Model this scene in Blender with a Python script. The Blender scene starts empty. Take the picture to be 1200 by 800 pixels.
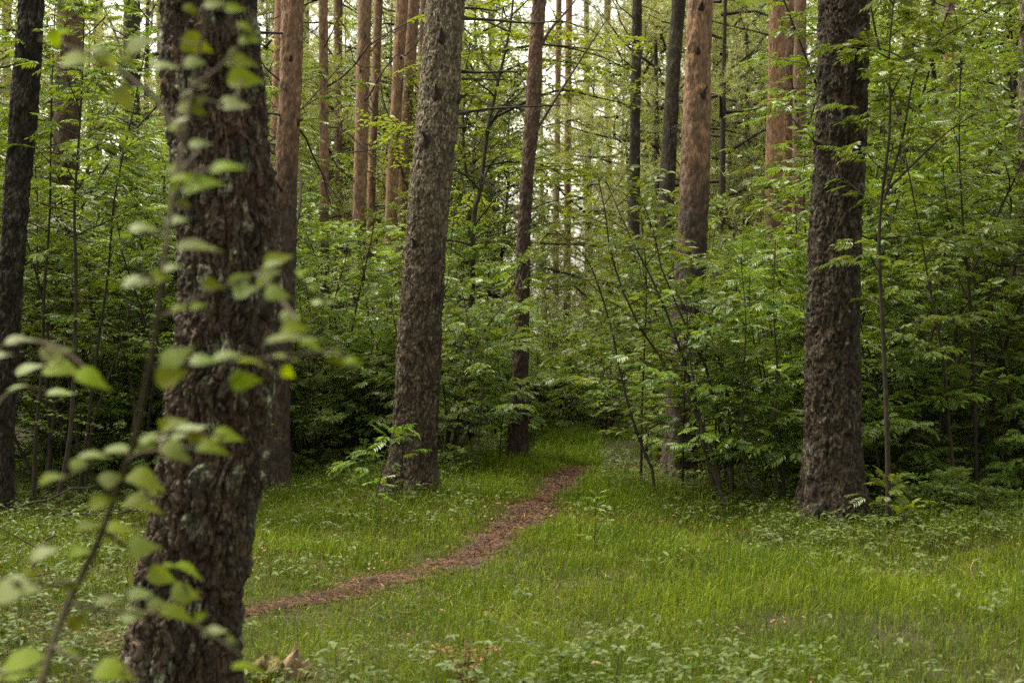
import bpy, math
import numpy as np
from mathutils import Vector, Matrix

R = math.radians
rng = np.random.default_rng(7)
scene = bpy.context.scene
C = scene.collection

# ------------------------------------------------------------------ camera, world, sun, exposure
CAM_H = 1.35
F = 1667.0                       # focal length in pixels of the 1200 wide photograph
cam_d = bpy.data.cameras.new("camera")
cam_d.sensor_width = 36.0
cam_d.lens = 50.0
cam_d.clip_end = 1000.0
cam_d.dof.use_dof = True
cam_d.dof.focus_distance = 12.0
cam_d.dof.aperture_fstop = 4.0
cam = bpy.data.objects.new("camera", cam_d)
cam.location = (0, 0, CAM_H)
cam.rotation_euler = (R(90), 0, 0)
C.objects.link(cam)
scene.camera = cam

SUN_EL, SUN_AZ = R(62), R(-68)          # azimuth measured from +Y towards +X
world = bpy.data.worlds.new("World")
scene.world = world
world.use_nodes = True
wn, wl = world.node_tree.nodes, world.node_tree.links
wn.clear()
sky = wn.new("ShaderNodeTexSky")
sky.sky_type = 'NISHITA'
sky.sun_disc = False
sky.sun_elevation = SUN_EL
sky.sun_rotation = SUN_AZ
sky.dust_density = 4.0
hs = wn.new("ShaderNodeHueSaturation")   # an overcast, almost colourless sky
hs.inputs['Saturation'].default_value = 0.12
tn = wn.new("ShaderNodeMix"); tn.data_type = 'RGBA'; tn.blend_type = 'MULTIPLY'
tn.inputs[0].default_value = 1.0
tn.inputs[7].default_value = (1.0, 0.955, 0.80, 1)
bg = wn.new("ShaderNodeBackground")
bg.inputs['Strength'].default_value = 0.09
wo = wn.new("ShaderNodeOutputWorld")
wl.new(sky.outputs[0], hs.inputs['Color'])
wl.new(hs.outputs[0], tn.inputs[6])
wl.new(tn.outputs[2], bg.inputs['Color'])
wl.new(bg.outputs[0], wo.inputs['Surface'])

sun_d = bpy.data.lights.new("sun", 'SUN')
sun_d.energy = 1.5
sun_d.angle = R(25)
sun_d.color = (1.0, 0.93, 0.80)
sun = bpy.data.objects.new("sun", sun_d)
sd = Vector((math.sin(SUN_AZ) * math.cos(SUN_EL), math.cos(SUN_AZ) * math.cos(SUN_EL), math.sin(SUN_EL)))
sun.rotation_euler = sd.to_track_quat('Z', 'Y').to_euler()
sun.location = sd * 60
C.objects.link(sun)

scene.view_settings.view_transform = 'Standard'
scene.view_settings.look = 'None'
scene.view_settings.gamma = 1.0
scene.view_settings.exposure = 2.76
scene.render.engine = 'CYCLES'
cy = scene.cycles
cy.max_bounces = 8
cy.diffuse_bounces = 5
cy.glossy_bounces = 1
cy.transmission_bounces = 5
cy.caustics_reflective = False
cy.caustics_refractive = False
cy.use_denoising = False
cy.use_adaptive_sampling = True
cy.adaptive_threshold = 0.004
try:
    cy.denoiser = 'OPENIMAGEDENOISE'
    cy.denoising_prefilter = 'ACCURATE'
except Exception:
    pass

# ------------------------------------------------------------------ small helpers
def vnoise(x, y, seed=0):
    """smooth value noise in 0..1 on a hashed lattice"""
    xi, yi = np.floor(x).astype(np.int64), np.floor(y).astype(np.int64)
    fx, fy = x - xi, y - yi
    fx, fy = fx * fx * (3 - 2 * fx), fy * fy * (3 - 2 * fy)
    def h(a, b):
        n = (a * 374761393 + b * 668265263 + seed * 2147483647) & 0x7fffffff
        n = ((n ^ (n >> 13)) * 1274126177) & 0x7fffffff
        return ((n ^ (n >> 16)) & 0xffff) / 65535.0
    return ((h(xi, yi) * (1 - fx) + h(xi + 1, yi) * fx) * (1 - fy)
            + (h(xi, yi + 1) * (1 - fx) + h(xi + 1, yi + 1) * fx) * fy)

def fbm(x, y, seed=0, o=3):
    r, a, t = 0, 1.0, 0
    for k in range(o):
        r = r + a * vnoise(x * 2 ** k, y * 2 ** k, seed + k * 17); t += a; a *= 0.5
    return r / t

def worley(u, v, nu, seed):
    """u wraps every nu cells; returns F1, F2, cell random"""
    ui, vi = np.floor(u).astype(np.int64), np.floor(v).astype(np.int64)
    f1 = np.full(u.shape, 9.0); f2 = np.full(u.shape, 9.0); cid = np.zeros(u.shape)
    def h(a, b, s):
        n = (a * 73856093 ^ b * 19349663 ^ (seed + s) * 83492791) & 0x7fffffff
        n = ((n ^ (n >> 13)) * 1274126177) & 0x7fffffff
        return ((n ^ (n >> 16)) & 0xffff) / 65535.0
    for du in (-1, 0, 1):
        for dv in (-1, 0, 1):
            cu, cv = ui + du, vi + dv
            cw = np.mod(cu, nu)
            px = cu + 0.1 + 0.8 * h(cw, cv, 1); py = cv + 0.1 + 0.8 * h(cw, cv, 2)
            d = np.hypot(px - u, py - v)
            closer = d < f1
            f2 = np.where(closer, f1, np.minimum(f2, d))
            cid = np.where(closer, h(cw, cv, 3), cid)
            f1 = np.where(closer, d, f1)
    return f1, f2, cid

def gz(x, y):
    x = np.asarray(x, float); y = np.asarray(y, float)
    return (0.05 * np.sin(x * 0.9 + 1.3) * np.sin(y * 0.55 + 0.4) + 0.03 * np.sin(x * 2.1 + y * 1.3)
            + 0.012 * np.sin(x * 5.3 - y * 3.1) + 0.26 * np.clip((y - 15.2) / 9, 0, 1)) - 0.065

def at(px, py, Y):
    return np.array([(px - 600) / F * Y, Y, CAM_H - (py - 400) / F * Y])

class Acc:
    def __init__(self):
        self.v, self.t, self.q, self.a, self.n = [], [], [], [], 0
    def add(self, v, tris=None, quads=None, tint=0.5):
        v = np.asarray(v, float).reshape(-1, 3)
        if tris is not None and len(tris): self.t.append(np.asarray(tris, int).reshape(-1, 3) + self.n)
        if quads is not None and len(quads): self.q.append(np.asarray(quads, int).reshape(-1, 4) + self.n)
        self.a.append(np.broadcast_to(np.asarray(tint, float), (len(v),)).copy())
        self.v.append(v); self.n += len(v)
    def mesh(self, name, mat, smooth=True):
        V = np.concatenate(self.v)
        T = np.concatenate(self.t) if self.t else np.zeros((0, 3), int)
        Q = np.concatenate(self.q) if self.q else np.zeros((0, 4), int)
        me = bpy.data.meshes.new(name)
        me.vertices.add(len(V)); me.vertices.foreach_set('co', V.astype(np.float32).ravel())
        loops = np.concatenate([T.ravel(), Q.ravel()]).astype(np.int32)
        me.loops.add(len(loops)); me.loops.foreach_set('vertex_index', loops)
        st = np.concatenate([np.arange(len(T)) * 3, len(T) * 3 + np.arange(len(Q)) * 4]).astype(np.int32)
        me.polygons.add(len(st)); me.polygons.foreach_set('loop_start', st)
        me.polygons.foreach_set('use_smooth', np.full(len(st), smooth))
        me.update(calc_edges=True)
        at_ = me.attributes.new('tint', 'FLOAT', 'POINT')
        at_.data.foreach_set('value', np.concatenate(self.a).astype(np.float32))
        me.materials.append(mat)
        return me

def link(name, me, parent=None, loc=None):
    o = bpy.data.objects.new(name, me)
    C.objects.link(o)
    if parent is not None: o.parent = parent
    if loc is not None: o.location = loc
    return o

def tag(o, label=None, cat=None, group=None, kind=None):
    if label: o['label'] = label
    if cat: o['category'] = cat
    if group: o['group'] = group
    if kind: o['kind'] = kind
    return o

def tube(acc, pts, rad, n=6, tint=0.5):
    pts = np.asarray(pts, float); rad = np.broadcast_to(np.asarray(rad, float), (len(pts),))
    tg = np.gradient(pts, axis=0); tg /= np.linalg.norm(tg, axis=1)[:, None] + 1e-9
    ref = np.array([1.0, 0, 0]) if abs(tg[0][0]) < 0.8 else np.array([0, 1.0, 0])
    th = np.arange(n) * 2 * np.pi / n
    rings = []
    for i in range(len(pts)):
        a = np.cross(tg[i], ref); a /= np.linalg.norm(a) + 1e-9
        b = np.cross(tg[i], a); ref = np.cross(a, tg[i]); ref /= np.linalg.norm(ref) + 1e-9
        rings.append(pts[i] + rad[i] * (np.cos(th)[:, None] * a + np.sin(th)[:, None] * b))
    V = np.concatenate(rings)
    i = np.arange(len(pts) - 1)[:, None]; j = np.arange(n)[None]
    k = (j + 1) % n
    Q = np.stack(np.broadcast_arrays(i * n + j, i * n + k, (i + 1) * n + k, (i + 1) * n + j), -1).reshape(-1, 4)
    acc.add(V, quads=Q, tint=tint)

def hermite(t, tk, vk):
    tk = np.asarray(tk, float); vk = np.asarray(vk, float)
    m = np.gradient(vk, tk, axis=0) if len(tk) > 2 else np.full(len(tk), (vk[-1] - vk[0]) / (tk[-1] - tk[0]))
    i = np.clip(np.searchsorted(tk, t) - 1, 0, len(tk) - 2)
    h = tk[i + 1] - tk[i]; s = np.clip((t - tk[i]) / h, 0, 1)
    s2, s3 = s * s, s ** 3
    sh = lambda a: a if vk.ndim == 1 else a[:, None]
    return (sh(2 * s3 - 3 * s2 + 1) * vk[i] + sh((s3 - 2 * s2 + s) * h) * m[i]
            + sh(-2 * s3 + 3 * s2) * vk[i + 1] + sh((s3 - s2) * h) * m[i + 1])

# ------------------------------------------------------------------ materials
def nodes(name):
    m = bpy.data.materials.new(name); m.use_nodes = True
    n, l = m.node_tree.nodes, m.node_tree.links
    n.clear()
    out = n.new("ShaderNodeOutputMaterial")
    return m, n, l, out

def mixc(n, l, fac, a, b, blend='MIX'):
    x = n.new("ShaderNodeMix"); x.data_type = 'RGBA'; x.blend_type = blend
    for sock, val in ((x.inputs[0], fac), (x.inputs[6], a), (x.inputs[7], b)):
        if isinstance(val, (int, float)): sock.default_value = val
        elif isinstance(val, tuple): sock.default_value = (*val, 1)
        else: l.new(val, sock)
    return x.outputs[2]

def maprange(n, l, v, a, b, c=0.0, d=1.0):
    x = n.new("ShaderNodeMapRange"); l.new(v, x.inputs[0])
    for i, q in enumerate((a, b, c, d)): x.inputs[1 + i].default_value = q
    return x.outputs[0]

def leaf_mat(name, ca, cb, trans=0.35, tcol=(1.35, 1.15, 0.5), rough=0.5, spec=0.35, under=None):
    m, n, l, out = nodes(name)
    at_ = n.new("ShaderNodeAttribute"); at_.attribute_name = 'tint'
    oi = n.new("ShaderNodeObjectInfo")
    col = mixc(n, l, at_.outputs['Fac'], ca, cb)
    var = maprange(n, l, oi.outputs['Random'], 0, 1, 0.75, 1.25)
    hs = n.new("ShaderNodeHueSaturation"); l.new(col, hs.inputs['Color']); l.new(var, hs.inputs['Value'])
    hv = maprange(n, l, oi.outputs['Random'], 0, 1, 0.485, 0.515); l.new(hv, hs.inputs['Hue'])
    col = hs.outputs[0]
    if under:
        g = n.new("ShaderNodeNewGeometry")
        col = mixc(n, l, g.outputs['Backfacing'], col, under)
    p = n.new("ShaderNodeBsdfPrincipled")
    l.new(col, p.inputs['Base Color'])
    p.inputs['Roughness'].default_value = rough
    p.inputs['Specular IOR Level'].default_value = spec
    t = n.new("ShaderNodeBsdfTranslucent")
    tc = mixc(n, l, 1.0, hs.outputs[0], tcol, 'MULTIPLY')
    l.new(tc, t.inputs['Color'])
    mx = n.new("ShaderNodeMixShader"); mx.inputs[0].default_value = trans
    l.new(p.outputs[0], mx.inputs[1]); l.new(t.outputs[0], mx.inputs[2])
    l.new(mx.outputs[0], out.inputs[0])
    return m

def bark_mat(name, dark, mid, red, z0=None, z1=None, up=(0.30, 0.16, 0.09), lichen=0.0, bump=0.4, scale=1.0, cell=30.0, vary=0.6, edge=0.45):
    m, n, l, out = nodes(name)
    at_ = n.new("ShaderNodeAttribute"); at_.attribute_name = 'tint'
    tc = n.new("ShaderNodeTexCoord")
    oi = n.new("ShaderNodeObjectInfo")
    mp = n.new("ShaderNodeMapping"); mp.inputs['Scale'].default_value = (1, 1, 0.35)
    l.new(tc.outputs['Object'], mp.inputs[0])
    n1 = n.new("ShaderNodeTexNoise"); n1.inputs['Scale'].default_value = 38 * scale; n1.inputs['Detail'].default_value = 4
    l.new(mp.outputs[0], n1.inputs['Vector'])
    n2 = n.new("ShaderNodeTexNoise"); n2.inputs['Scale'].default_value = 5.0; n2.inputs['Detail'].default_value = 3
    l.new(tc.outputs['Object'], n2.inputs['Vector'])
    col = mixc(n, l, at_.outputs['Fac'], dark, mid)
    col = mixc(n, l, maprange(n, l, n1.outputs['Fac'], 0.35, 0.7), col, mixc(n, l, 0.5, mid, red))
    col = mixc(n, l, maprange(n, l, n2.outputs['Fac'], 0.5, 0.75, 0, 0.7), col, red)
    if z0 is not None:
        sx = n.new("ShaderNodeSeparateXYZ"); l.new(tc.outputs['Object'], sx.inputs[0])
        ad = n.new("ShaderNodeMath"); ad.operation = 'MULTIPLY_ADD'
        l.new(n2.outputs['Fac'], ad.inputs[0]); ad.inputs[1].default_value = 3.0; l.new(sx.outputs['Z'], ad.inputs[2])
        f = maprange(n, l, ad.outputs[0], z0 + 1.5, z1 + 1.5)
        upc = mixc(n, l, maprange(n, l, n1.outputs['Fac'], 0.3, 0.7), up, tuple(c * 0.55 for c in up))
        n4 = n.new("ShaderNodeTexNoise"); n4.inputs['Scale'].default_value = 9.0; n4.inputs['Detail'].default_value = 5; n4.inputs['Roughness'].default_value = 0.7
        l.new(mp.outputs[0], n4.inputs['Vector'])
        upc = mixc(n, l, maprange(n, l, n4.outputs['Fac'], 0.50, 0.64, 0, 0.7), upc, mid)
        upc = mixc(n, l, maprange(n, l, oi.outputs['Random'], 0, 1, 0, 0.5), upc, mid)
        col = mixc(n, l, f, col, upc)
    if lichen:
        n3 = n.new("ShaderNodeTexNoise"); n3.inputs['Scale'].default_value = 7; n3.inputs['Detail'].default_value = 6
        n3.inputs['Roughness'].default_value = 0.7
        l.new(tc.outputs['Object'], n3.inputs['Vector'])
        lf = maprange(n, l, n3.outputs['Fac'], 0.53, 0.63, 0, lichen)
        lm = n.new("ShaderNodeMath"); lm.operation = 'MULTIPLY'
        l.new(lf, lm.inputs[0]); l.new(maprange(n, l, at_.outputs['Fac'], 0.2, 0.6), lm.inputs[1])
        col = mixc(n, l, lm.outputs[0], col, (0.17, 0.19, 0.13))
    # scales of bark, a few centimetres each
    wp = n.new("ShaderNodeTexNoise"); wp.inputs['Scale'].default_value = cell * 0.5; wp.inputs['Detail'].default_value = 3
    l.new(mp.outputs[0], wp.inputs['Vector'])
    wa = n.new("ShaderNodeVectorMath"); wa.operation = 'MULTIPLY_ADD'
    l.new(wp.outputs['Color'], wa.inputs[0]); wa.inputs[1].default_value = (1.6 / cell,) * 3; l.new(mp.outputs[0], wa.inputs[2])
    vs = []
    for feat in ('F1', 'DISTANCE_TO_EDGE'):
        v = n.new("ShaderNodeTexVoronoi"); v.feature = feat; v.inputs['Scale'].default_value = cell
        l.new(wa.outputs[0], v.inputs['Vector']); vs.append(v)
    sc_ = n.new("ShaderNodeSeparateColor"); l.new(vs[0].outputs['Color'], sc_.inputs[0])
    cv = maprange(n, l, sc_.outputs[0], 0, 1, 1 - vary, 1 + vary)
    ev = maprange(n, l, vs[1].outputs['Distance'], 0.0, 0.12, edge, 1.0)
    ml = n.new("ShaderNodeMath"); ml.operation = 'MULTIPLY'; l.new(cv, ml.inputs[0]); l.new(ev, ml.inputs[1])
    hv = n.new("ShaderNodeHueSaturation"); l.new(col, hv.inputs['Color']); l.new(ml.outputs[0], hv.inputs['Value'])
    col = hv.outputs[0]
    p = n.new("ShaderNodeBsdfPrincipled")
    l.new(col, p.inputs['Base Color'])
    p.inputs['Roughness'].default_value = 0.85
    p.inputs['Specular IOR Level'].default_value = 0.2
    b = n.new("ShaderNodeBump"); b.inputs['Strength'].default_value = bump; b.inputs['Distance'].default_value = 0.012
    hh = n.new("ShaderNodeMath"); hh.operation = 'ADD'; l.new(ml.outputs[0], hh.inputs[0]); l.new(n1.outputs['Fac'], hh.inputs[1])
    l.new(hh.outputs[0], b.inputs['Height']); l.new(b.outputs[0], p.inputs['Normal'])
    l.new(p.outputs[0], out.inputs[0])
    return m

def plain_mat(name, a, b, scale=12.0, rough=0.9, spec=0.15, bump=0.0, stretch=(1, 1, 1)):
    m, n, l, out = nodes(name)
    at_ = n.new("ShaderNodeAttribute"); at_.attribute_name = 'tint'
    tc = n.new("ShaderNodeTexCoord")
    mp = n.new("ShaderNodeMapping"); mp.inputs['Scale'].default_value = stretch
    l.new(tc.outputs['Object'], mp.inputs[0])
    n1 = n.new("ShaderNodeTexNoise"); n1.inputs['Scale'].default_value = scale; n1.inputs['Detail'].default_value = 5
    l.new(mp.outputs[0], n1.inputs['Vector'])
    ad = n.new("ShaderNodeMath"); ad.operation = 'ADD'
    l.new(maprange(n, l, n1.outputs['Fac'], 0.3, 0.7, -0.4, 0.4), ad.inputs[0]); l.new(at_.outputs['Fac'], ad.inputs[1])
    ad.use_clamp = True
    col = mixc(n, l, ad.outputs[0], a, b)
    p = n.new("ShaderNodeBsdfPrincipled")
    l.new(col, p.inputs['Base Color']); p.inputs['Roughness'].default_value = rough
    p.inputs['Specular IOR Level'].default_value = spec
    if bump:
        bn = n.new("ShaderNodeBump"); bn.inputs['Strength'].default_value = bump; bn.inputs['Distance'].default_value = 0.02
        l.new(n1.outputs['Fac'], bn.inputs['Height']); l.new(bn.outputs[0], p.inputs['Normal'])
    l.new(p.outputs[0], out.inputs[0])
    return m

M = {}
M['bark_near'] = bark_mat('bark_near', (0.009, 0.007, 0.005), (0.058, 0.046, 0.032), (0.044, 0.021, 0.012), lichen=0.9, bump=0.8, scale=1.6, cell=34, vary=0.5)
M['bark_grey'] = bark_mat('bark_grey', (0.016, 0.012, 0.008), (0.074, 0.056, 0.037), (0.044, 0.030, 0.019), 1.2, 3.8, up=(0.172, 0.144, 0.098), lichen=0.25, bump=0.8, cell=42, vary=0.55)
M['bark_black'] = bark_mat('bark_black', (0.006, 0.005, 0.004), (0.030, 0.024, 0.018), (0.018, 0.012, 0.009), lichen=0.2, bump=0.8, cell=34, vary=0.5)
M['bark_dark'] = bark_mat('bark_dark', (0.008, 0.006, 0.004), (0.050, 0.039, 0.025), (0.030, 0.020, 0.012), lichen=0.3, bump=0.8, cell=34, vary=0.55)
M['bark_pine'] = bark_mat('bark_pine', (0.016, 0.011, 0.008), (0.064, 0.045, 0.035), (0.052, 0.030, 0.021), 3.0, 5.5, up=(0.18, 0.102, 0.066), lichen=0.12, bump=0.6, cell=44, vary=0.4, edge=0.7)
M['bark_orange'] = bark_mat('bark_orange', (0.016, 0.012, 0.009), (0.062, 0.048, 0.037), (0.045, 0.030, 0.021), 2.5, 4.0, up=(0.25, 0.142, 0.080), bump=0.6, cell=40, vary=0.42, edge=0.72)
M['dead_wood'] = plain_mat('dead_wood', (0.018, 0.014, 0.011), (0.06, 0.047, 0.038), 20)
M['stem'] = plain_mat('stem', (0.014, 0.012, 0.009), (0.045, 0.036, 0.025), 18)
M['stem_near'] = plain_mat('stem_near', (0.02, 0.018, 0.010), (0.055, 0.045, 0.022), 30)
M['rowan_leaf'] = leaf_mat('rowan_leaf', (0.056, 0.102, 0.011), (0.128, 0.182, 0.027), 0.44, rough=0.45, spec=0.42)
M['hazel_leaf'] = leaf_mat('hazel_leaf', (0.060, 0.105, 0.012), (0.115, 0.170, 0.026), 0.45, rough=0.5)
M['maple_leaf'] = leaf_mat('maple_leaf', (0.090, 0.140, 0.012), (0.15, 0.215, 0.024), 0.48)
M['tree_leaf'] = leaf_mat('tree_leaf', (0.085, 0.130, 0.018), (0.15, 0.205, 0.036), 0.48)
M['needle'] = leaf_mat('needle', (0.06, 0.078, 0.032), (0.12, 0.14, 0.06), 0.2, rough=0.6, spec=0.2)
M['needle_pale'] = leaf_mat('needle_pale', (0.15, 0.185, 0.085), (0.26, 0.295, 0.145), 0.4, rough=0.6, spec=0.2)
M['near_leaf'] = leaf_mat('near_leaf', (0.070, 0.108, 0.002), (0.130, 0.165, 0.004), 0.6, tcol=(1.35, 1.2, 0.2), rough=0.6, spec=0.12, under=(0.08, 0.11, 0.010))
M['near_leaf_pale'] = leaf_mat('near_leaf_pale', (0.085, 0.115, 0.020), (0.13, 0.16, 0.035), 0.5, tcol=(1.3, 1.15, 0.3), rough=0.55, spec=0.22, under=(0.08, 0.11, 0.035))
M['grass'] = leaf_mat('grass', (0.030, 0.062, 0.003), (0.142, 0.186, 0.010), 0.35, tcol=(1.3, 1.15, 0.3), rough=0.6, spec=0.15)
M['turf'] = leaf_mat('turf', (0.028, 0.038, 0.004), (0.125, 0.128, 0.018), 0.25, tcol=(1.3, 1.1, 0.3), rough=0.7, spec=0.1)
M['herb'] = leaf_mat('herb', (0.035, 0.060, 0.010), (0.085, 0.115, 0.028), 0.32, rough=0.55, spec=0.2)
M['dry_grass'] = plain_mat('dry_grass', (0.10, 0.07, 0.03), (0.24, 0.19, 0.09), 8)
M['litter'] = plain_mat('litter', (0.018, 0.010, 0.006), (0.115, 0.056, 0.030), 9)
M['old_leaf'] = plain_mat('old_leaf', (0.045, 0.024, 0.012), (0.20, 0.115, 0.060), 30)
M['soil'] = plain_mat('soil', (0.012, 0.012, 0.004), (0.036, 0.032, 0.010), 14, bump=0.6)
M['path'] = plain_mat('path', (0.018, 0.011, 0.007), (0.070, 0.039, 0.024), 26, bump=0.8)
M['dead_fern'] = plain_mat('dead_fern', (0.07, 0.036, 0.016), (0.17, 0.095, 0.045), 14)
M['pale_wood'] = plain_mat('pale_wood', (0.09, 0.058, 0.034), (0.30, 0.215, 0.135), 34, bump=0.5, stretch=(1, 1, 0.3))
M['moss'] = plain_mat('moss', (0.035, 0.030, 0.008), (0.12, 0.095, 0.032), 60, bump=1.0)

# ------------------------------------------------------------------ ground and path
def grid_sheet(name, xs, ys, mat, dz=0.0, fz=gz):
    X, Y = np.meshgrid(xs, ys)
    Z = fz(X, Y) + dz
    acc = Acc(); nx, ny = len(xs), len(ys)
    i, j = np.meshgrid(np.arange(ny - 1), np.arange(nx - 1), indexing='ij')
    a = i * nx + j
    acc.add(np.stack([X, Y, Z], -1).reshape(-1, 3), quads=np.stack([a, a + 1, a + nx + 1, a + nx], -1).reshape(-1, 4),
            tint=fbm(X * 0.8, Y * 0.8, 5).ravel())
    return link(name, acc.mesh(name, mat))

xs = np.concatenate([np.linspace(-260, -14, 24), np.linspace(-13, 13, 150), np.linspace(14, 260, 24)])
ys = np.concatenate([np.linspace(-60, 1, 10), np.linspace(1.5, 28, 150), np.linspace(29, 320, 40)])
tag(grid_sheet('ground', xs, ys, M['soil']), 'mossy forest floor under the grass and shrubs', None, None, 'structure')

PATH = np.array([[-3.6, 4.6], [-2.4, 5.9], [-1.16, 7.14], [-0.90, 7.5], [-0.806, 7.9], [-0.61, 8.49], [-0.378, 9.0], [-0.06, 10.0], [0.206, 11.42], [0.386, 12.86],
                 [0.60, 14.0], [0.80, 14.7], [1.20, 15.3], [1.85, 15.8], [2.8, 16.2], [4.0, 16.5]]) * 1.045
tt = np.linspace(4.81, 17.24, 240)
PX = hermite(tt, PATH[:, 1], PATH[:, 0])
def path_dist(x, y):
    return np.where(y > 17.8, 9.0, np.abs(x - np.interp(y, tt, PX)) * np.where(y < 9, 0.75, np.where(y > 15.3, 0.6, 0.93)))
def path_hw(y):
    return np.interp(y, [5.5, 7.0, 8.2, 9.2, 30], [-0.30, -0.22, -0.11, -0.05, -0.01]) + 0.15 + 0.07 * vnoise(y * 1.1, y * 0 + 3.3, 9) + 0.05 * np.clip((9 - y) / 4, -1, 1)
acc = Acc()
nc = 13
tP = np.repeat(tt[:, None], nc, 1)
sP = np.repeat(np.linspace(-1, 1, nc)[None], len(tt), 0)
jit = 1 + 0.35 * (vnoise(tP * 5, sP * 0.5 + 4 * np.sign(sP), 3) - 0.5) * 2
XP = np.repeat(PX[:, None], nc, 1) + sP * np.maximum(0.02, path_hw(tP) + 0.06) * jit
ZP = gz(XP, tP) + 0.004 + 0.012 * (1 - sP ** 2) * fbm(XP * 9, tP * 9, 2)
a = (np.arange(len(tt) - 1)[:, None] * nc + np.arange(nc - 1)[None]).ravel()
acc.add(np.stack([XP, tP, ZP], -1).reshape(-1, 3), quads=np.stack([a, a + 1, a + nc + 1, a + nc], -1), tint=fbm(XP * 6, tP * 6, 8).ravel())
tag(link('path', acc.mesh('path', M['path'])), 'narrow footpath of brown needle litter worn through the grass', None, None, 'structure')

# ------------------------------------------------------------------ trunks
def trunk_mesh(zk, xk, yk, rk, H, nth, zs, seed, mat, plate=(0.05, 0.16), depth=0.012, flare=0.35, lobes=5, sharp=0.16):
    """zk.. control points (z above base, x/y offset from base, radius); zs rows"""
    x = np.interp(zs, zk, hermite(np.asarray(zk, float), zk, xk)) if len(zk) < 3 else hermite(zs, zk, xk)
    y = hermite(zs, zk, yk) if len(zk) > 2 else np.interp(zs, zk, yk)
    r = np.interp(zs, zk, rk)
    top, bot = zs > zk[-1], zs < zk[0]
    i0 = max(0, len(zk) - 3)
    sl = lambda k: (k[-1] - k[i0]) / (zk[-1] - zk[i0])
    x = np.where(top, xk[-1] + sl(xk) * 0.8 * (zs - zk[-1]), x)
    y = np.where(top, yk[-1] + sl(yk) * 0.8 * (zs - zk[-1]), y)
    r = np.where(top, rk[-1] * (1 - 0.75 * (zs - zk[-1]) / max(0.1, H - zk[-1])), r)
    x = np.where(bot, xk[0], x); y = np.where(bot, yk[0], y); r = np.where(bot, rk[0], r)
    th = np.arange(nth) / nth * 2 * np.pi
    TH, Z = np.meshgrid(th, zs)
    RR = np.repeat(r[:, None], nth, 1)
    ph = rng.uniform(0, 6.28, 3)
    zc = np.clip(Z, 0, None)
    RR = RR * (1 + flare * np.exp(-zc / 0.26) * (0.75 + 0.65 * np.cos(lobes * TH + ph[0]) + 0.25 * np.cos(3 * TH + ph[1])))
    RR = RR * (1 + 0.03 * np.cos(2 * TH + ph[2] + Z * 0.6) + 0.025 * np.cos(3 * TH + ph[1] - Z))
    r0 = float(np.median(rk))
    nu = max(6, int(round(2 * np.pi * r0 / plate[0])))
    TS = np.mod(TH - np.pi / 2, 2 * np.pi)            # the seam is on the far side
    u0 = TS / (2 * np.pi) * nu
    cx, sx = np.cos(TH) * r0, np.sin(TH) * r0
    wu = (fbm(u0 * 0.35 + 3, Z / plate[1] * 0.8, seed, 3) - 0.5) * 2.6 + (vnoise(u0 * 1.7, Z / plate[1] * 2.6, seed + 5) - 0.5) * 0.8
    wv = (fbm(u0 * 0.5 + 9, Z / plate[1] * 0.7, seed + 3, 3) - 0.5) * 2.0
    f1, f2, cid = worley(u0 + wu, Z / plate[1] + wv, 9999, seed)
    pl = np.clip((f2 - f1) / sharp, 0, 1) ** 0.5
    f1b, f2b, cidb = worley((u0 + wu) * 1.9 + 31, Z / plate[1] * 2.2 + wv * 2, 9999, seed + 50)
    f1c, f2c, cidc = worley((u0 + wu * 0.8) * 4.3 + 17, Z / plate[1] * 5.5 + wv * 3, 9999, seed + 90)
    g = np.abs(2 * fbm(u0 * 0.42 + wu * 0.45, Z / plate[1] * 0.25 + 7, seed + 9, 3) - 1)
    groove = np.clip(1 - g / 0.17, 0, 1) ** 0.8
    g2 = np.abs(2 * fbm(u0 * 0.9 + wu * 0.5 + 40, Z / plate[1] * 0.5 + 3, seed + 19, 3) - 1)
    groove = np.maximum(groove, 0.6 * np.clip(1 - g2 / 0.12, 0, 1) ** 0.8)
    ecc = np.clip((f2c - f1c) / 0.25, 0, 1) ** 0.5
    fine = fbm(u0 * 9, Z / plate[1] * 9, seed + 7, 2) - 0.5
    fade = np.clip(1.25 - Z / H * 0.9, 0.25, 1)
    slope = ((Z / plate[1] + wv) % 1.0 - 0.5) * 0.25          # flakes lift at their lower edge
    D = depth * fade * (0.55 * (pl - 0.8) - 1.15 * groove + 0.8 * (cid - 0.5) * pl + 0.8 * (cidb - 0.5) + (0.55 * (cidc - 0.5) + 0.25 * (ecc - 0.7)) - slope + 0.5 * fine)
    RR = RR + D
    V = np.stack([x[:, None] + RR * np.cos(TH), y[:, None] + RR * np.sin(TH), Z], -1).reshape(-1, 3)
    i, j = np.meshgrid(np.arange(len(zs) - 1), np.arange(nth), indexing='ij')
    k = (j + 1) % nth
    Q = np.stack([i * nth + j, i * nth + k, (i + 1) * nth + k, (i + 1) * nth + j], -1).reshape(-1, 4)
    tint = np.clip(0.15 + 0.4 * cid + 0.4 * (cidb - 0.5) + 0.45 * (cidc - 0.5) + 0.15 * pl - 0.3 * groove, 0, 1)
    acc = Acc(); acc.add(V, quads=Q, tint=tint.ravel())
    return acc.mesh('trunk', mat), (lambda z: (float(np.interp(z, zs, x)), float(np.interp(z, zs, y)), float(np.interp(z, zs, r))))

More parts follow.
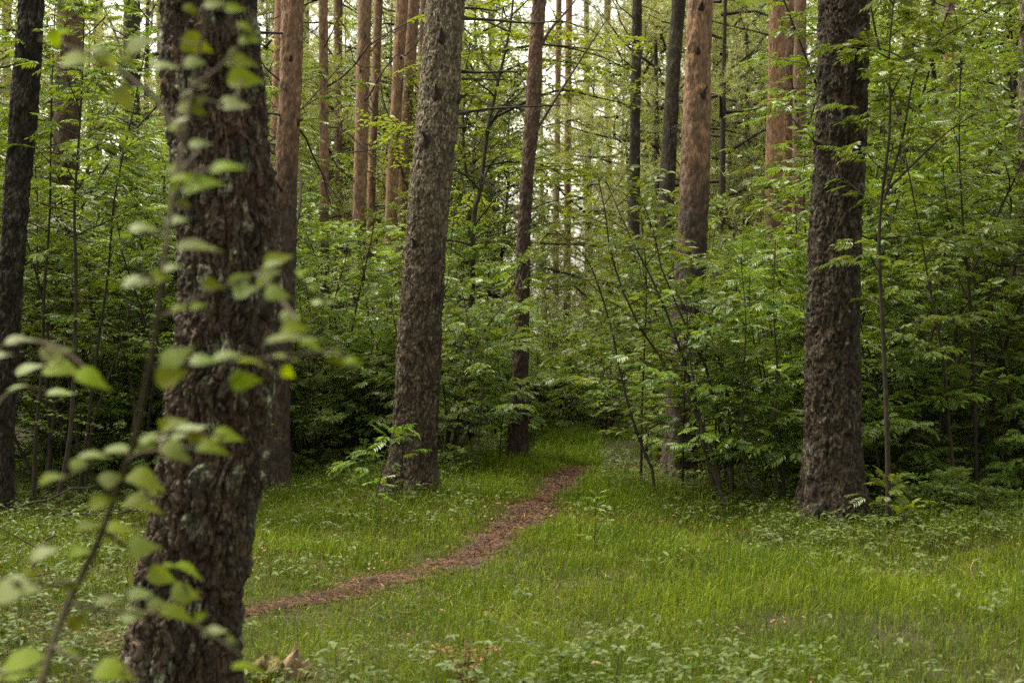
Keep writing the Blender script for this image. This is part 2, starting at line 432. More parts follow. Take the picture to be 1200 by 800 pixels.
# needle crowns -----------------------------------------------------
def shoots(acc, P, D, L, n, rs, wid=0.012, t0=0.2, t1=0.9, ang=(25, 75)):
    """needle tufts: n long thin triangles round each shoot P..P+D*L"""
    m = len(P)
    k = np.arange(n)
    s = rs.uniform(0, 1, (m, n)); az = rs.uniform(0, 6.283, (m, n)); an = np.radians(rs.uniform(*ang, (m, n)))
    D = D / np.linalg.norm(D, axis=1)[:, None]
    ref = np.where(np.abs(D[:, 2:3]) > 0.9, np.array([[1., 0, 0]]), np.array([[0, 0, 1.]]))
    A = np.cross(D, ref); A /= np.linalg.norm(A, axis=1)[:, None]
    B = np.cross(D, A)
    side = np.cos(az)[..., None] * A[:, None] + np.sin(az)[..., None] * B[:, None]
    nd = np.cos(an)[..., None] * D[:, None] + np.sin(an)[..., None] * side
    base = P[:, None] + D[:, None] * (s * L)[..., None]
    tip = base + nd * (L * rs.uniform(0.4, 0.75, (m, n)))[..., None]
    w = np.cross(nd, rs.normal(size=(m, n, 3))); w /= np.linalg.norm(w, axis=2)[..., None] + 1e-9
    V = np.stack([base - w * wid / 2, base + w * wid / 2, tip], 2).reshape(-1, 3)
    T = np.arange(m * n * 3).reshape(-1, 3)
    tint = np.repeat(np.repeat(rs.uniform(t0, t1, m), n), 3)
    acc.add(V, tris=T, tint=tint)

def pine_crown(seed, h, rad, nb, per, mat, nn=16, wid=0.014, low=0.0, L=0.22):
    rs = np.random.default_rng(seed)
    acc = Acc(); w = Acc()
    tube(w, [(0, 0, 0), (rs.normal() * .1, rs.normal() * .1, h * 0.5), (rs.normal() * .2, rs.normal() * .2, h)], [0.09, 0.05, 0.01], 6)
    P, D = [], []
    for b in range(nb):
        z = h * (low + (1 - low) * (b + rs.uniform(0, 0.8)) / nb)
        a = b * 2.4 + rs.uniform(-0.5, 0.5)
        f = z / h
        Lb = rad * (0.45 + 0.75 * math.sin(math.pi * min(1, 0.25 + 0.75 * f) ** 0.9)) * rs.uniform(0.7, 1.15) * (1 - 0.5 * f ** 3)
        d = np.array([math.cos(a), math.sin(a), rs.uniform(-0.15, 0.45)])
        pts = [np.array([0, 0, z])]
        for s in range(5):
            d = d + rs.normal(size=3) * 0.18 + np.array([0, 0, 0.03]); d /= np.linalg.norm(d)
            pts.append(pts[-1] + d * Lb / 5)
        tube(w, pts, np.linspace(0.035, 0.008, 6), 4)
        pts = np.array(pts)
        t = rs.uniform(0.3, 1.0, per) ** 0.8
        c = np.array([np.interp(t * 5, np.arange(6), pts[:, q]) for q in range(3)]).T
        off = rs.normal(size=(per, 3)) * np.array([0.36, 0.36, 0.2]) * rad * 0.28
        P.append(c + off)
        dd = off + d * 0.25 + np.array([0, 0, 0.15]) + rs.normal(size=(per, 3)) * 0.1
        D.append(dd)
    shoots(acc, np.concatenate(P), np.concatenate(D), L, nn, rs, wid)
    return acc.mesh('crown', mat, False), w.mesh('limbs', M['dead_wood'])

PINE_CROWNS = [pine_crown(11 + i, 6.0, 1.9, 14, 22, M['needle']) for i in range(3)]
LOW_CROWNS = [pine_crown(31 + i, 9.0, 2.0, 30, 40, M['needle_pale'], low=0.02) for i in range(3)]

def dead_branch_mesh(seed, L, droop):
    rs = np.random.default_rng(seed); acc = Acc()
    def go(p, d, L, r, lev):
        pts = [p]; n = 6
        for s in range(n):
            d = d + rs.normal(size=3) * 0.17 + np.array([0, 0, droop]); d /= np.linalg.norm(d)
            pts.append(pts[-1] + d * L / n)
        tube(acc, pts, np.linspace(r, r * 0.3, n + 1), 5, rs.uniform(0.1, 0.7))
        if lev < 2:
            for q in range(rs.integers(2, 5) if lev == 0 else rs.integers(0, 3)):
                i = rs.integers(1, n)
                dd = d + rs.normal(size=3) * 0.65
                go(pts[i], dd / np.linalg.norm(dd), L * rs.uniform(0.2, 0.5), r * 0.5, lev + 1)
    go(np.zeros(3), np.array([1.0, 0, 0.05]), L, 0.009 + 0.006 * L, 0)
    return acc.mesh('dead_branch', M['dead_wood'])
DEAD = [dead_branch_mesh(100 + i, [0.5, 0.9, 1.3, 1.7, 2.1, 2.6][i % 6], [-0.10, 0.02, 0.10][i % 3]) for i in range(12)]

def stub_mesh(seed):
    rs = np.random.default_rng(seed); acc = Acc()
    n = 10; th = np.arange(n) * 2 * np.pi / n
    prof = [(0.0, 0.055), (0.02, 0.046), (0.04, 0.030), (0.06, 0.021), (0.10, 0.016), (0.13, 0.007)]
    V = []
    for i, (x, r) in enumerate(prof):
        rr = r * (1 + rs.normal(size=n) * 0.12)
        up = 0.10 if i < 2 else 0.0
        V.append(np.stack([np.full(n, x) + rs.normal(size=n) * 0.003, rr * np.cos(th), rr * np.sin(th) * (1.5 if i < 3 else 1) + i * 0.012 ], -1))
    V = np.concatenate(V); i, j = np.meshgrid(np.arange(len(prof) - 1), np.arange(n), indexing='ij'); k = (j + 1) % n
    acc.add(V, quads=np.stack([i * n + j, i * n + k, (i + 1) * n + k, (i + 1) * n + j], -1).reshape(-1, 4), tint=0.15)
    return acc.mesh('branch_stub', M['dead_wood'])
STUBS = [stub_mesh(200 + i) for i in range(3)]

TRUNKS = []          # (x, y, r) of everything that shrubs must keep clear of
def pine(label, Y, prof, H, mat, nth=28, rows=None, plate=(0.05, 0.16), depth=0.010, flare=0.35, base=None, dead=0, dead_z=(3, 9),
         stubs=(), crown=None, seed=0, group=None, azr=(0, 360), sharp=0.16):
    """prof: (py, px left, px right) rows of the photograph; the trunk stands at depth Y"""
    prof = sorted(prof, key=lambda p: -p[0])
    zk, xk, rk = [], [], []
    bx = at((prof[0][1] + prof[0][2]) / 2, 400, Y)[0] if base is None else base
    bz = float(gz(bx, Y)) - 0.02
    for py, a, b in prof:
        p = at((a + b) / 2, py, Y)
        zk.append(p[2] - bz); xk.append(p[0] - bx); rk.append((b - a) / 2 / F * Y)
    if zk[0] > 0.3:
        zk.insert(0, 0.0); xk.insert(0, xk[0] if base is None else 0.0); rk.insert(0, rk[0] * 1.12)
    zk[0] = min(zk[0], 0.0)
    yk = [0.0] * len(zk)
    top = CAM_H + 0.26 * Y
    nv = rows or 60
    zs = np.concatenate([np.linspace(-0.3, top, nv), np.linspace(top, H, 14)[1:]])
    me, fn = trunk_mesh(np.array(zk), np.array(xk), np.array(yk), np.array(rk), H, nth, zs, 300 + seed, mat, plate, depth, flare, sharp=sharp)
    root = bpy.data.objects.new('pine_tree', None); root.location = (bx, Y, bz); C.objects.link(root)
    tag(root, label, 'pine tree', group)
    link('trunk', me, root)
    rs = np.random.default_rng(900 + seed)
    cz = H - 6.2
    cm, lm = PINE_CROWNS[seed % 3]
    x, y, r = fn(cz)
    for nm, mm in (('limbs', lm), ('crown', cm)):
        o = link(nm, mm, root, (x, y, cz)); o.rotation_euler.z = rs.uniform(0, 6.28)
        if nm == 'limbs': rz = o.rotation_euler.z
        o.rotation_euler.z = rz
        s = rs.uniform(0.9, 1.15); o.scale = (1, 1, 1)
    for d in range(dead):
        z = rs.uniform(*dead_z); x, y, r = fn(z)
        o = link('dead_branch', DEAD[rs.integers(len(DEAD))], root, (x, y, z))
        o.rotation_euler = (rs.uniform(-0.4, 0.4), rs.uniform(-0.45, 0.15), R(rs.uniform(*azr)))
        s = rs.uniform(0.6, 1.0); o.scale = (s, s, s)
    for q, (py, side) in enumerate(stubs):       # side: -1..1 across the visible face
        z = CAM_H - (py - 400) / F * Y - bz; x, y, r = fn(z)
        ang = R(-90 + side * 80)
        o = link('branch_stub', STUBS[q % 3], root, (x + math.cos(ang) * (r - 0.012), y + math.sin(ang) * (r - 0.012), z))
        o.rotation_euler = (0, rs.uniform(-0.35, 0.0), ang)
        s = r / 0.2 * rs.uniform(0.75, 1.05); o.scale = (s, s, s)
    TRUNKS.append((bx, Y, rk[0]))
    return root, fn

T1, f1_ = pine('thick leaning pine with dark plated bark and green lichen, nearest of all the trunks', 5.4,
     [(815, 138, 262), (700, 158, 279), (600, 181, 297), (500, 194, 313), (400, 203, 324), (330, 210, 325), (250, 209, 322), (200, 205, 317), (130, 198, 308), (60, 193, 303), (0, 189, 299)],
     17, M['bark_near'], 280, 520, (0.045, 0.17), 0.020, 0.26, seed=1, sharp=0.2, stubs=((360, 0.75),))
T2, _ = pine('tall grey scaly pine beside the path with dark triangular branch stubs on its face', 12.6,
     [(582, 459, 504), (540, 461, 508), (470, 463, 513), (400, 466, 516), (330, 471, 519), (270, 476, 523), (200, 482, 530), (135, 489, 537), (60, 495, 541), (0, 500, 545)],
     19, M['bark_grey'], 160, 520, (0.032, 0.09), 0.012, 0.6, seed=2, stubs=((50, 0.0), (115, -0.05), (168, -0.25), (288, -0.3), (118, 1.0), (345, 0.75)), sharp=0.25)
T3, _ = pine('stout dark pine with rugged bark standing among rowan shrubs at the far grass edge', 11.2,
     [(600, 939, 1009), (540, 943, 1008), (400, 947, 1007), (330, 949, 1007), (270, 950, 1008), (200, 955, 1012), (150, 957, 1014), (60, 959, 1016), (0, 960, 1018)],
     18, M['bark_dark'], 160, 480, (0.042, 0.13), 0.017, 0.42, seed=3, stubs=((175, -0.75), (50, 0.35)), sharp=0.2)
T4, f4 = pine('slender reddish pine at the bend of the path with one long rising branch', 16.2,
     [(540, 595, 618), (470, 598, 619), (400, 602, 620), (270, 606, 622), (200, 610, 626), (135, 615, 633), (60, 620, 636), (0, 624, 640)],
     17, M['bark_pine'], 64, 260, (0.035, 0.07), 0.012, 0.3, seed=4, dead=9, dead_z=(2.8, 7.5))
pine('pinkish brown pine rising close behind the nearest trunk, ringed with bare twigs', 13.7,
     [(566, 305, 341), (470, 309, 340), (300, 320, 347), (200, 322, 348), (100, 327, 353), (0, 330, 356)],
     18, M['bark_orange'], 56, 220, (0.035, 0.07), 0.008, 0.3, seed=5, dead=18, dead_z=(2.3, 5.6), stubs=((72, 0.1), (145, 0.9)))
pine('thin pine almost hidden behind the pinkish brown trunk', 24, [(560, 316, 332), (200, 316, 331), (60, 320, 334), (0, 322, 336)], 18, M['bark_orange'], 24, 80, depth=0.006, seed=6, dead=8, dead_z=(3, 8))
pine('very thin straight orange pine standing alone between two clusters of trunks', 24, [(560, 376, 387), (270, 375, 386), (130, 374, 385), (0, 373, 384)], 16, M['bark_orange'], 24, 90, depth=0.006, seed=7, dead=16, dead_z=(3, 8))
pine('orange pine with a knotty straight stem, thicker of a close pair', 26, [(560, 405, 424), (240, 413, 429), (130, 416, 432), (0, 420, 436)], 18, M['bark_orange'], 24, 90, depth=0.006, seed=8, dead=10, dead_z=(3, 9), stubs=((45, 0.2), (85, -0.2)))
pine('slim orange pine, thinner of a close pair', 28, [(560, 425, 437), (180, 432, 441), (0, 439, 449)], 18, M['bark_orange'], 20, 80, depth=0.006, seed=9, dead=8, dead_z=(4, 9))
pine('orange pine leaning gently, first of three stems beside the grey scaly pine', 27, [(560, 448, 464), (230, 452, 466), (120, 458, 471), (0, 464, 479)], 19, M['bark_orange'], 24, 90, depth=0.006, seed=10, dead=8, dead_z=(4, 9), stubs=((70, 0.4),))
pine('orange pine leaning gently, middle of three stems beside the grey scaly pine', 27.6, [(560, 458, 474), (170, 467, 481), (80, 473, 487), (0, 478, 492)], 19, M['bark_orange'], 24, 90, depth=0.006, seed=11, dead=8, dead_z=(4, 9), stubs=((80, -0.4),))
pine('dull brown pine half hidden by the grey scaly pine', 29, [(560, 476, 489), (150, 486, 497), (0, 493, 504)], 18, M['bark_pine'], 20, 80, depth=0.006, seed=12, dead=8, dead_z=(4, 9))
pine('dark thin pine with forked dead side branches above the rowan thicket', 27, [(560, 736, 750), (205, 737, 750), (100, 739, 751), (0, 741, 753)], 19, M['bark_dark'], 24, 90, depth=0.008, seed=13, dead=8, dead_z=(4.5, 8.5))
pine('greyish leaning pine beside the bright orange trunk', 25, [(560, 758, 780), (165, 776, 794), (80, 781, 798), (0, 787, 804)], 19, M['bark_dark'], 28, 90, depth=0.008, seed=14, dead=6, dead_z=(4, 9))
pine('bright orange pine rising out of the rowan thicket with a dark lower trunk', 14.6,
     [(555, 776, 815), (400, 784, 820), (250, 796, 830), (170, 799, 832), (80, 803, 832), (0, 806, 835)], 20, M['bark_orange'], 56, 200, (0.04, 0.08), 0.010, 0.3, seed=15, stubs=((12, 0.0), (63, -0.1), (112, 0.3)), dead=1)
pine('pinkish pine, first of three close stems between the bright orange and the stout dark trunks', 25, [(560, 894, 914), (200, 897, 917), (90, 900, 919), (0, 901, 920)], 20, M['bark_orange'], 28, 90, depth=0.007, seed=16, dead=5, dead_z=(4, 8), stubs=((72, 0.1),))
pine('brown pine, middle of three close stems between the bright orange and the stout dark trunks', 26.5, [(560, 911, 928), (150, 915, 930), (0, 917, 931)], 20, M['bark_orange'], 24, 90, depth=0.007, seed=17, dead=4, dead_z=(4, 8))
pine('reddish pine, nearest to the stout dark trunk of three close stems', 26, [(560, 927, 944), (150, 929, 944), (0, 931, 945)], 20, M['bark_orange'], 24, 90, depth=0.007, seed=18, dead=7, dead_z=(4, 8))
pine('pinkish grey pine seen through leaves to the far side of the slender forked sapling', 22, [(560, 1112, 1132), (240, 1106, 1125), (120, 1106, 1122), (0, 1103, 1119)], 19, M['bark_pine'], 28, 90, depth=0.007, seed=19, dead=2)
pine('pale brown pine cut by the frame edge behind rowan leaves', 15, [(560, 1190, 1210), (250, 1193, 1211), (0, 1195, 1213)], 18, M['bark_grey'], 32, 120, depth=0.008, seed=20)
pine('thin orange pine glimpsed through leaves behind the stout dark trunk', 30, [(560, 1064, 1077), (200, 1061, 1073), (0, 1058, 1070)], 19, M['bark_orange'], 20, 80, depth=0.006, seed=21, dead=4, dead_z=(4, 9))
pine('blackish leaning pine at the frame edge beyond the leafy twigs', 11.6, [(604, -14, 16), (540, -12, 16), (400, -6, 22), (270, 2, 31), (100, 14, 46), (0, 22, 51)], 17, M['bark_black'], 96, 300, (0.04, 0.11), 0.014, 0.3, seed=22)
pine('reddish pine behind a tangle of dark stems beside the nearest trunk', 16.5, [(560, 46, 88), (450, 52, 86), (200, 62, 93), (80, 66, 96), (0, 68, 98)], 18, M['bark_pine'], 60, 200, (0.04, 0.1), 0.010, 0.3, seed=23)
pine('grey brown pine against the white sky between two nearer trunks', 23, [(560, 136, 160), (200, 142, 162), (0, 145, 164)], 18, M['bark_dark'], 28, 100, depth=0.008, seed=24, dead=8, dead_z=(4, 8))
def zone_far(px):
    return ('past the dark thicket' if px < 180 else 'by the nearest trunk' if px < 340 else 'among the close orange pines' if px < 480 else 'between the grey scaly and slender pines' if px < 610 else
            'between the slender pine and the dark thin pine' if px < 740 else 'around the bright orange pine' if px < 850 else 'by the three close pinkish stems' if px < 950 else 'past the slender forked sapling')
far_px = [(112, 40), (232, 44), (275, 36), (352, 46), (398, 34), (540, 44), (576, 50), (650, 46), (664, 40), (690, 52), (716, 48), (760, 42), (838, 47), (862, 38), (878, 52), (1030, 40), (1090, 36), (1150, 44), (1180, 34), (-40, 38), (1245, 40), (500, 52), (15, 46), (190, 50)]
for k, (px, Y) in enumerate(far_px):
    w = rng.uniform(0.22, 0.32) * F / Y
    ln = rng.uniform(-10, 10)
    pine('thin far pine rising beyond the thicket ' + zone_far(px), Y, [(440, px - w / 2, px + w / 2), (200, px + ln / 2 - w * .45, px + ln / 2 + w * .45), (0, px + ln - w * .42, px + ln + w * .42)],
         rng.uniform(13.5, 18), M['bark_orange'] if k % 3 else M['bark_pine'], 12, 40, depth=0.004, seed=40 + k, dead=3, dead_z=(4, 10), group='far pines ' + zone_far(px))

# long rising branch and side twigs of the slender pine
def px_tube(acc, pts, Y, r0, r1, n=6, tint=0.4, dy=0.0, sub=6):
    p = np.array([at(a, b, Y + dy * i) for i, (a, b) in enumerate(pts)])
    t = np.linspace(0, len(p) - 1, (len(p) - 1) * sub + 1)
    q = hermite(t, np.arange(len(p)), p) if len(p) > 2 else np.array([np.interp(t, [0, 1], p[:, c]) for c in range(3)]).T
    tube(acc, q, np.linspace(r0, r1, len(q)), n, tint)
    return q
for pts, r0 in (([(622, 160), (630, 150), (655, 110), (690, 55), (712, 22)], 0.03), ([(632, 58), (645, 35), (665, 12), (690, -20)], 0.03),
                ([(612, 262), (595, 240), (572, 215), (560, 195)], 0.022), ([(618, 110), (612, 95), (602, 88)], 0.02),
                ([(612, 250), (640, 238), (680, 228)], 0.014), ([(628, 52), (670, 55), (720, 62)], 0.014), ([(616, 128), (590, 126), (540, 130)], 0.018)):
    a_ = Acc(); px_tube(a_, pts, 16.2, r0 * 0.75, 0.005, 6, 0.4, 0.12)
    o = link('branch', a_.mesh('branch', M['dead_wood']), T4)
    o.matrix_parent_inverse = Matrix.Translation(-T4.location)
# bare boughs of the grey scaly pine reaching towards the slender one
for pts, r0 in (([(537, 9), (560, 10), (580, 12), (600, 4)], 0.022), ([(536, 22), (570, 23), (620, 27), (660, 25), (678, 32)], 0.026), ([(530, 82), (560, 85), (600, 84), (612, 90)], 0.026),
                ([(530, 92), (570, 93), (600, 94)], 0.02), ([(526, 152), (545, 149), (575, 150)], 0.02), ([(522, 196), (550, 206), (585, 218)], 0.02), ([(530, 135), (570, 128), (640, 124), (665, 123)], 0.024)):
    a_ = Acc(); q = px_tube(a_, pts, 12.65, r0 * 0.6, 0.003, 6, 0.35, 0.15)
    for s in range(5):
        i = rng.integers(3, len(q) - 1); d = rng.normal(size=3) * np.array([.22, .15, .18])
        tube(a_, [q[i], q[i] + d * 0.6, q[i] + d + rng.normal(size=3) * 0.04], [0.006, 0.004, 0.002], 4, 0.3)
    o = link('dead_branch', a_.mesh('dead_branch', M['dead_wood']), T2)
    o.matrix_parent_inverse = Matrix.Translation(-T2.location)

# ------------------------------------------------------------------ rowan leaves
def rowan_base(seed, droop, pairs=6):
    rs = np.random.default_rng(seed)
    V, T = [], []
    def leaflet(p, d, L, w):
        d = d / np.linalg.norm(d)
        s = np.cross(np.array([0, 0, 1.0]), d); s /= np.linalg.norm(s) + 1e-9
        up = np.cross(d, s)
        n = len(V) * 1
        b = sum(len(v) for v in V)
        V.append(np.array([p, p + d * L * 0.5 + s * w / 2 + up * w * 0.18, p + d * L - up * L * 0.12, p + d * L * 0.5 - s * w / 2 + up * w * 0.18]))
        T.extend([[b, b + 2, b + 1], [b, b + 3, b + 2]])
    def rac(t):     # rachis in units of leaf length
        return np.array([t, 0, 0.12 * t - droop * t * t])
    for i in range(pairs):
        t = 0.28 + 0.66 * i / pairs
        p = rac(t); tg = rac(t + 0.02) - rac(t); tg /= np.linalg.norm(tg)
        L = 0.34 * (0.75 + 0.5 * math.sin(math.pi * (i + 1) / (pairs + 1)))
        for sgn in (-1, 1):
            d = tg * rs.uniform(0.35, 0.6) + np.array([0, sgn, 0]) * 0.9 + np.array([0, 0, rs.uniform(-0.35, 0.02)])
            leaflet(p, d, L * rs.uniform(0.9, 1.1), L * 0.34)
    tg = rac(1) - rac(0.96)
    leaflet(rac(0.96), tg, 0.32, 0.12)
    b = sum(len(v) for v in V)
    V.append(np.array([rac(0), rac(0.5) + [0, .008, 0], rac(0.98), rac(0.5) - [0, .008, 0]])); T.extend([[b, b + 1, b + 2], [b, b + 2, b + 3]])
    return np.concatenate(V), np.array(T)
ROWAN = [rowan_base(i, d) for i, d in enumerate((0.15, 0.3, 0.45, 0.22))]

def palm_base(seed, lobes=5):
    """maple-like lobed leaf, stalk along +x"""
    rs = np.random.default_rng(seed)
    V = [np.array([0.0, 0, 0]), np.array([0.35, 0, 0])]; ring = []
    angs = np.radians(np.linspace(-125, 125, lobes * 2 + 1))
    for i, a in enumerate(angs):
        r = (0.62 if i % 2 else 0.36) * (1 - 0.12 * abs(a))
        if i in (0, len(angs) - 1): r = 0.22
        V.append(np.array([0.35 + r * math.cos(a), r * math.sin(a), 0.05 * abs(math.sin(a * 2)) - 0.16 * r * r - 0.02 * (i % 2)]))
    T = [[1, 2 + i, 3 + i] for i in range(len(angs) - 1)]
    n = len(V)
    V += [np.array([0, .012, 0]), np.array([0, -.012, 0])]; T.append([n, n + 1, 1])
    return np.array(V), np.array(T)
PALM = [palm_base(i) for i in range(2)]

def oval_base(fold, droop):
    V = np.array([[0, 0, 0], [0.35, 0.24, fold], [0.75, 0.18, fold * .7 - droop * .5], [1, 0, -droop], [0.75, -0.18, fold * .7 - droop * .5], [0.35, -0.24, fold], [0.5, 0, -droop * .2]], float)
    T = np.array([[0, 6, 1], [1, 6, 2], [2, 6, 3], [3, 6, 4], [4, 6, 5], [5, 6, 0]])
    return V, T
OVAL = [oval_base(0.05, 0.1), oval_base(0.09, 0.25)]
def quad_leaf():
    return np.array([[0, 0, 0], [0.5, 0.27, 0.06], [1, 0, -0.1], [0.5, -0.27, 0.06]], float), np.array([[0, 2, 1], [0, 3, 2]])
QUAD = [quad_leaf()]

def put_leaves(acc, bases, P, D, S, rs, t0=0.1, t1=0.9, tilt=0.25):
    P, D, S = np.asarray(P), np.asarray(D), np.asarray(S)
    D = D / (np.linalg.norm(D, axis=1)[:, None] + 1e-9)
    up = np.array([0, 0, 1.0]) + rs.normal(size=P.shape) * tilt
    Yv = np.cross(up, D); Yv /= np.linalg.norm(Yv, axis=1)[:, None] + 1e-9
    Zv = np.cross(D, Yv)
    pick = rs.integers(0, len(bases), len(P))
    tint = rs.uniform(t0, t1, len(P))
    for b, (V, T) in enumerate(bases):
        m = pick == b
        if not m.any(): continue
        fr = np.stack([D[m], Yv[m], Zv[m]], 1) * S[m][:, None, None]
        W = np.einsum('vk,nkc->nvc', V, fr) + P[m][:, None]
        n = m.sum()
        TT = (T[None] + (np.arange(n) * len(V))[:, None, None]).reshape(-1, 3)
        acc.add(W.reshape(-1, 3), tris=TT, tint=np.repeat(tint[m], len(V)))

def grow(wood, leaf, stem, rad, rs, spread, first=0.25, gap=0.2, leaf_len=0.17, bases=ROWAN, twig=True, dens=1.0, elev=(0.15, 0.7), lgap=0.075, tilt=0.25):
    """branches and leaves along a stem polyline"""
    stem = np.asarray(stem)
    seg = np.r_[0, np.cumsum(np.linalg.norm(np.diff(stem, axis=0), axis=1))]
    Ltot = seg[-1]
    tube(wood, stem, np.linspace(rad, rad * 0.25, len(stem)), 6, rs.uniform(0.2, 0.8))
    P, D, S = [], [], []
    def spray(p, d, L, r, lev):
        n = max(3, int(L / 0.12)); pts = [p]
        for s in range(n):
            d = d + rs.normal(size=3) * 0.10 - np.array([0, 0, 0.045]); d /= np.linalg.norm(d)
            pts.append(pts[-1] + d * L / n)
        pts = np.array(pts)
        tube(wood, pts, np.linspace(r, 0.0016, n + 1), 4, rs.uniform(0.2, 0.8))
        nl = max(2, int(L / lgap * dens)); az = math.atan2(d[1], d[0])
        for q in range(nl):
            t = (0.25 + 0.75 * (q + 0.5) / nl) * n
            c = np.array([np.interp(t, np.arange(n + 1), pts[:, k]) for k in range(3)])
            da = (1 if q % 2 else -1) * rs.uniform(0.5, 1.25)
            P.append(c); D.append([math.cos(az + da), math.sin(az + da), rs.uniform(-0.25, 0.3)]); S.append(leaf_len * rs.uniform(0.7, 1.15))
        P.append(pts[-1]); D.append([d[0], d[1], rs.uniform(-0.2, 0.2)]); S.append(leaf_len)
        if lev == 0 and twig and L > 0.35:
            for q in range(int(L / 0.28)):
                i = rs.integers(n // 3, n); a = az + (1 if q % 2 else -1) * rs.uniform(0.5, 1.0)
                spray(pts[i], np.array([math.cos(a), math.sin(a), rs.uniform(0, 0.35)]), L * rs.uniform(0.3, 0.5), r * 0.6, 1)
    z = first * Ltot; a = rs.uniform(0, 6.28)
    while z < Ltot * 0.98:
        f = (z / Ltot - first) / (1 - first)
        p = np.array([np.interp(z, seg, stem[:, k]) for k in range(3)])
        L = spread * (0.55 + 0.6 * math.sin(math.pi * (0.25 + 0.6 * f))) * rs.uniform(0.55, 1.15) * (1.1 - 0.6 * f)
        e = rs.uniform(*elev) + 0.3 * f
        spray(p, np.array([math.cos(a), math.sin(a), e]), L, max(0.003, rad * 0.32), 0)
        a += 2.4 + rs.uniform(-0.6, 0.6); z += gap * rs.uniform(0.6, 1.4)
    d = stem[-1] - stem[-2]; d /= np.linalg.norm(d)
    for q in range(6):
        aa = q * 2.4; P.append(stem[-1] - d * 0.02 * q); D.append(d * 0.6 + np.array([math.cos(aa), math.sin(aa), 0.2])); S.append(leaf_len)
    put_leaves(leaf, bases, np.array(P), np.array(D), np.array(S), rs, tilt=tilt)

def wander(rs, base, H, lean, n=9, wob=0.06):
    p = np.array(base, float); pts = [p.copy()]; d = np.array([lean[0], lean[1], 1.0])
    for i in range(n):
        d = d + np.array([rs.normal() * wob * 2, rs.normal() * wob * 2, 0]); d[:2] *= 0.93
        p = p + d / np.linalg.norm(d) * H / n; pts.append(p.copy())
    return np.array(pts)

def rowan_variant(seed, H, nstem, spread, bases=ROWAN, leaf='rowan_leaf', leaf_len=0.17, gap=0.2, first=0.2, name='foliage', lgap=0.075, tilt=0.25):
    rs = np.random.default_rng(seed); w, f = Acc(), Acc()
    for s in range(nstem):
        a = s * 2.3 + rs.uniform(0, 1)
        b = np.array([math.cos(a), math.sin(a), 0]) * (0.06 if nstem > 1 else 0); b[2] = -0.1
        h = H * rs.uniform(0.75, 1.0) if s else H
        grow(w, f, wander(rs, b, h + 0.1, np.array([math.cos(a), math.sin(a)]) * (0.28 if nstem > 1 else 0.12) * rs.uniform(0.4, 1.1)), 0.0045 * H + 0.004, rs, spread, first, gap, leaf_len, bases, lgap=lgap, tilt=tilt)
    return w.mesh('stem', M['stem']), f.mesh(name, M[leaf], False)

VAR = {
 'low':  [rowan_variant(500 + i, 1.15, 3, 0.5, first=0.15, gap=0.14, leaf_len=(0.13, 0.16, 0.19)[i], tilt=0.4) for i in range(3)],
 'mid':  [rowan_variant(510 + i, 2.5, 2, 0.8, first=0.14, leaf_len=(0.13, 0.15, 0.18, 0.21)[i], tilt=(.3, .5, .4, .3)[i]) for i in range(4)],
 'tall': [rowan_variant(520 + i, 4.0, 2, 1.0, gap=0.26, first=(.12, .3, .2, .35)[i], leaf_len=(0.14, 0.16, 0.18, 0.2)[i], tilt=(.5, .3, .4, .35)[i]) for i in range(4)],
 'high': [rowan_variant(530 + i, 6.0, 1, 1.3, gap=0.24, first=0.16) for i in range(3)],
 'hazel': [rowan_variant(550 + i, 3.4, 3, 0.9, OVAL, 'hazel_leaf', (0.075, 0.1, 0.06)[i], 0.22, lgap=(0.05, 0.06, 0.04)[i], tilt=0.5) for i in range(3)],
 'maple': [rowan_variant(540 + i, 3.0, 2, 0.8, PALM, 'maple_leaf', 0.11, 0.22, lgap=0.09) for i in range(2)],
}
def copy_plant(name, parts, loc, rz, s, label, cat, group, tilt=0.0):
    root = bpy.data.objects.new(name, None); C.objects.link(root)
    root.location = loc; root.rotation_euler = (tilt * math.cos(rz * 3), tilt * math.sin(rz * 5), rz); root.scale = (s, s, s)
    tag(root, label, cat, group)
    for nm, me in zip(('stem', 'foliage'), parts): link(nm, me, root)
    return root

# ---- slender stems at their own places
def custom_sapling(label, Y, pts, r, spread, first, seed, bases=ROWAN, leaf='rowan_leaf', leaf_len=0.17, extra=(), gap=0.2, name='rowan_sapling', cat='rowan sapling', dens=1.0, group=None):
    rs = np.random.default_rng(seed)
    q = np.array([at(a, b, Y) for a, b in pts]); q[:, 1] += np.cumsum(rs.normal(size=len(q)) * 0.05)
    t = np.linspace(0, len(q) - 1, (len(q) - 1) * 5 + 1); q = hermite(t, np.arange(len(q)), q)
    g = float(gz(q[0, 0], q[0, 1])); q[0, 2] = g - 0.05
    org = q[0].copy(); org[2] = g
    w, f = Acc(), Acc()
    grow(w, f, q - org, r, rs, spread, first, gap, leaf_len, bases, dens=dens)
    for e in extra:
        k = np.array([at(a, b, Y) for a, b in e]); k[:, 1] += np.linspace(0, 0.25, len(k))
        t = np.linspace(0, len(k) - 1, (len(k) - 1) * 4 + 1); k = hermite(t, np.arange(len(k)), k) if len(k) > 2 else k
        grow(w, f, k - org, r * 0.55, rs, spread * 0.6, 0.35, gap, leaf_len, bases, dens=dens)
    root = bpy.data.objects.new(name, None); root.location = org; C.objects.link(root)
    tag(root, label, cat, group)
    link('stem', w.mesh('stem', M['stem']), root); link('foliage', f.mesh('foliage', M[leaf], False), root)
    TRUNKS.append((org[0], org[1], 0.05))
    return root

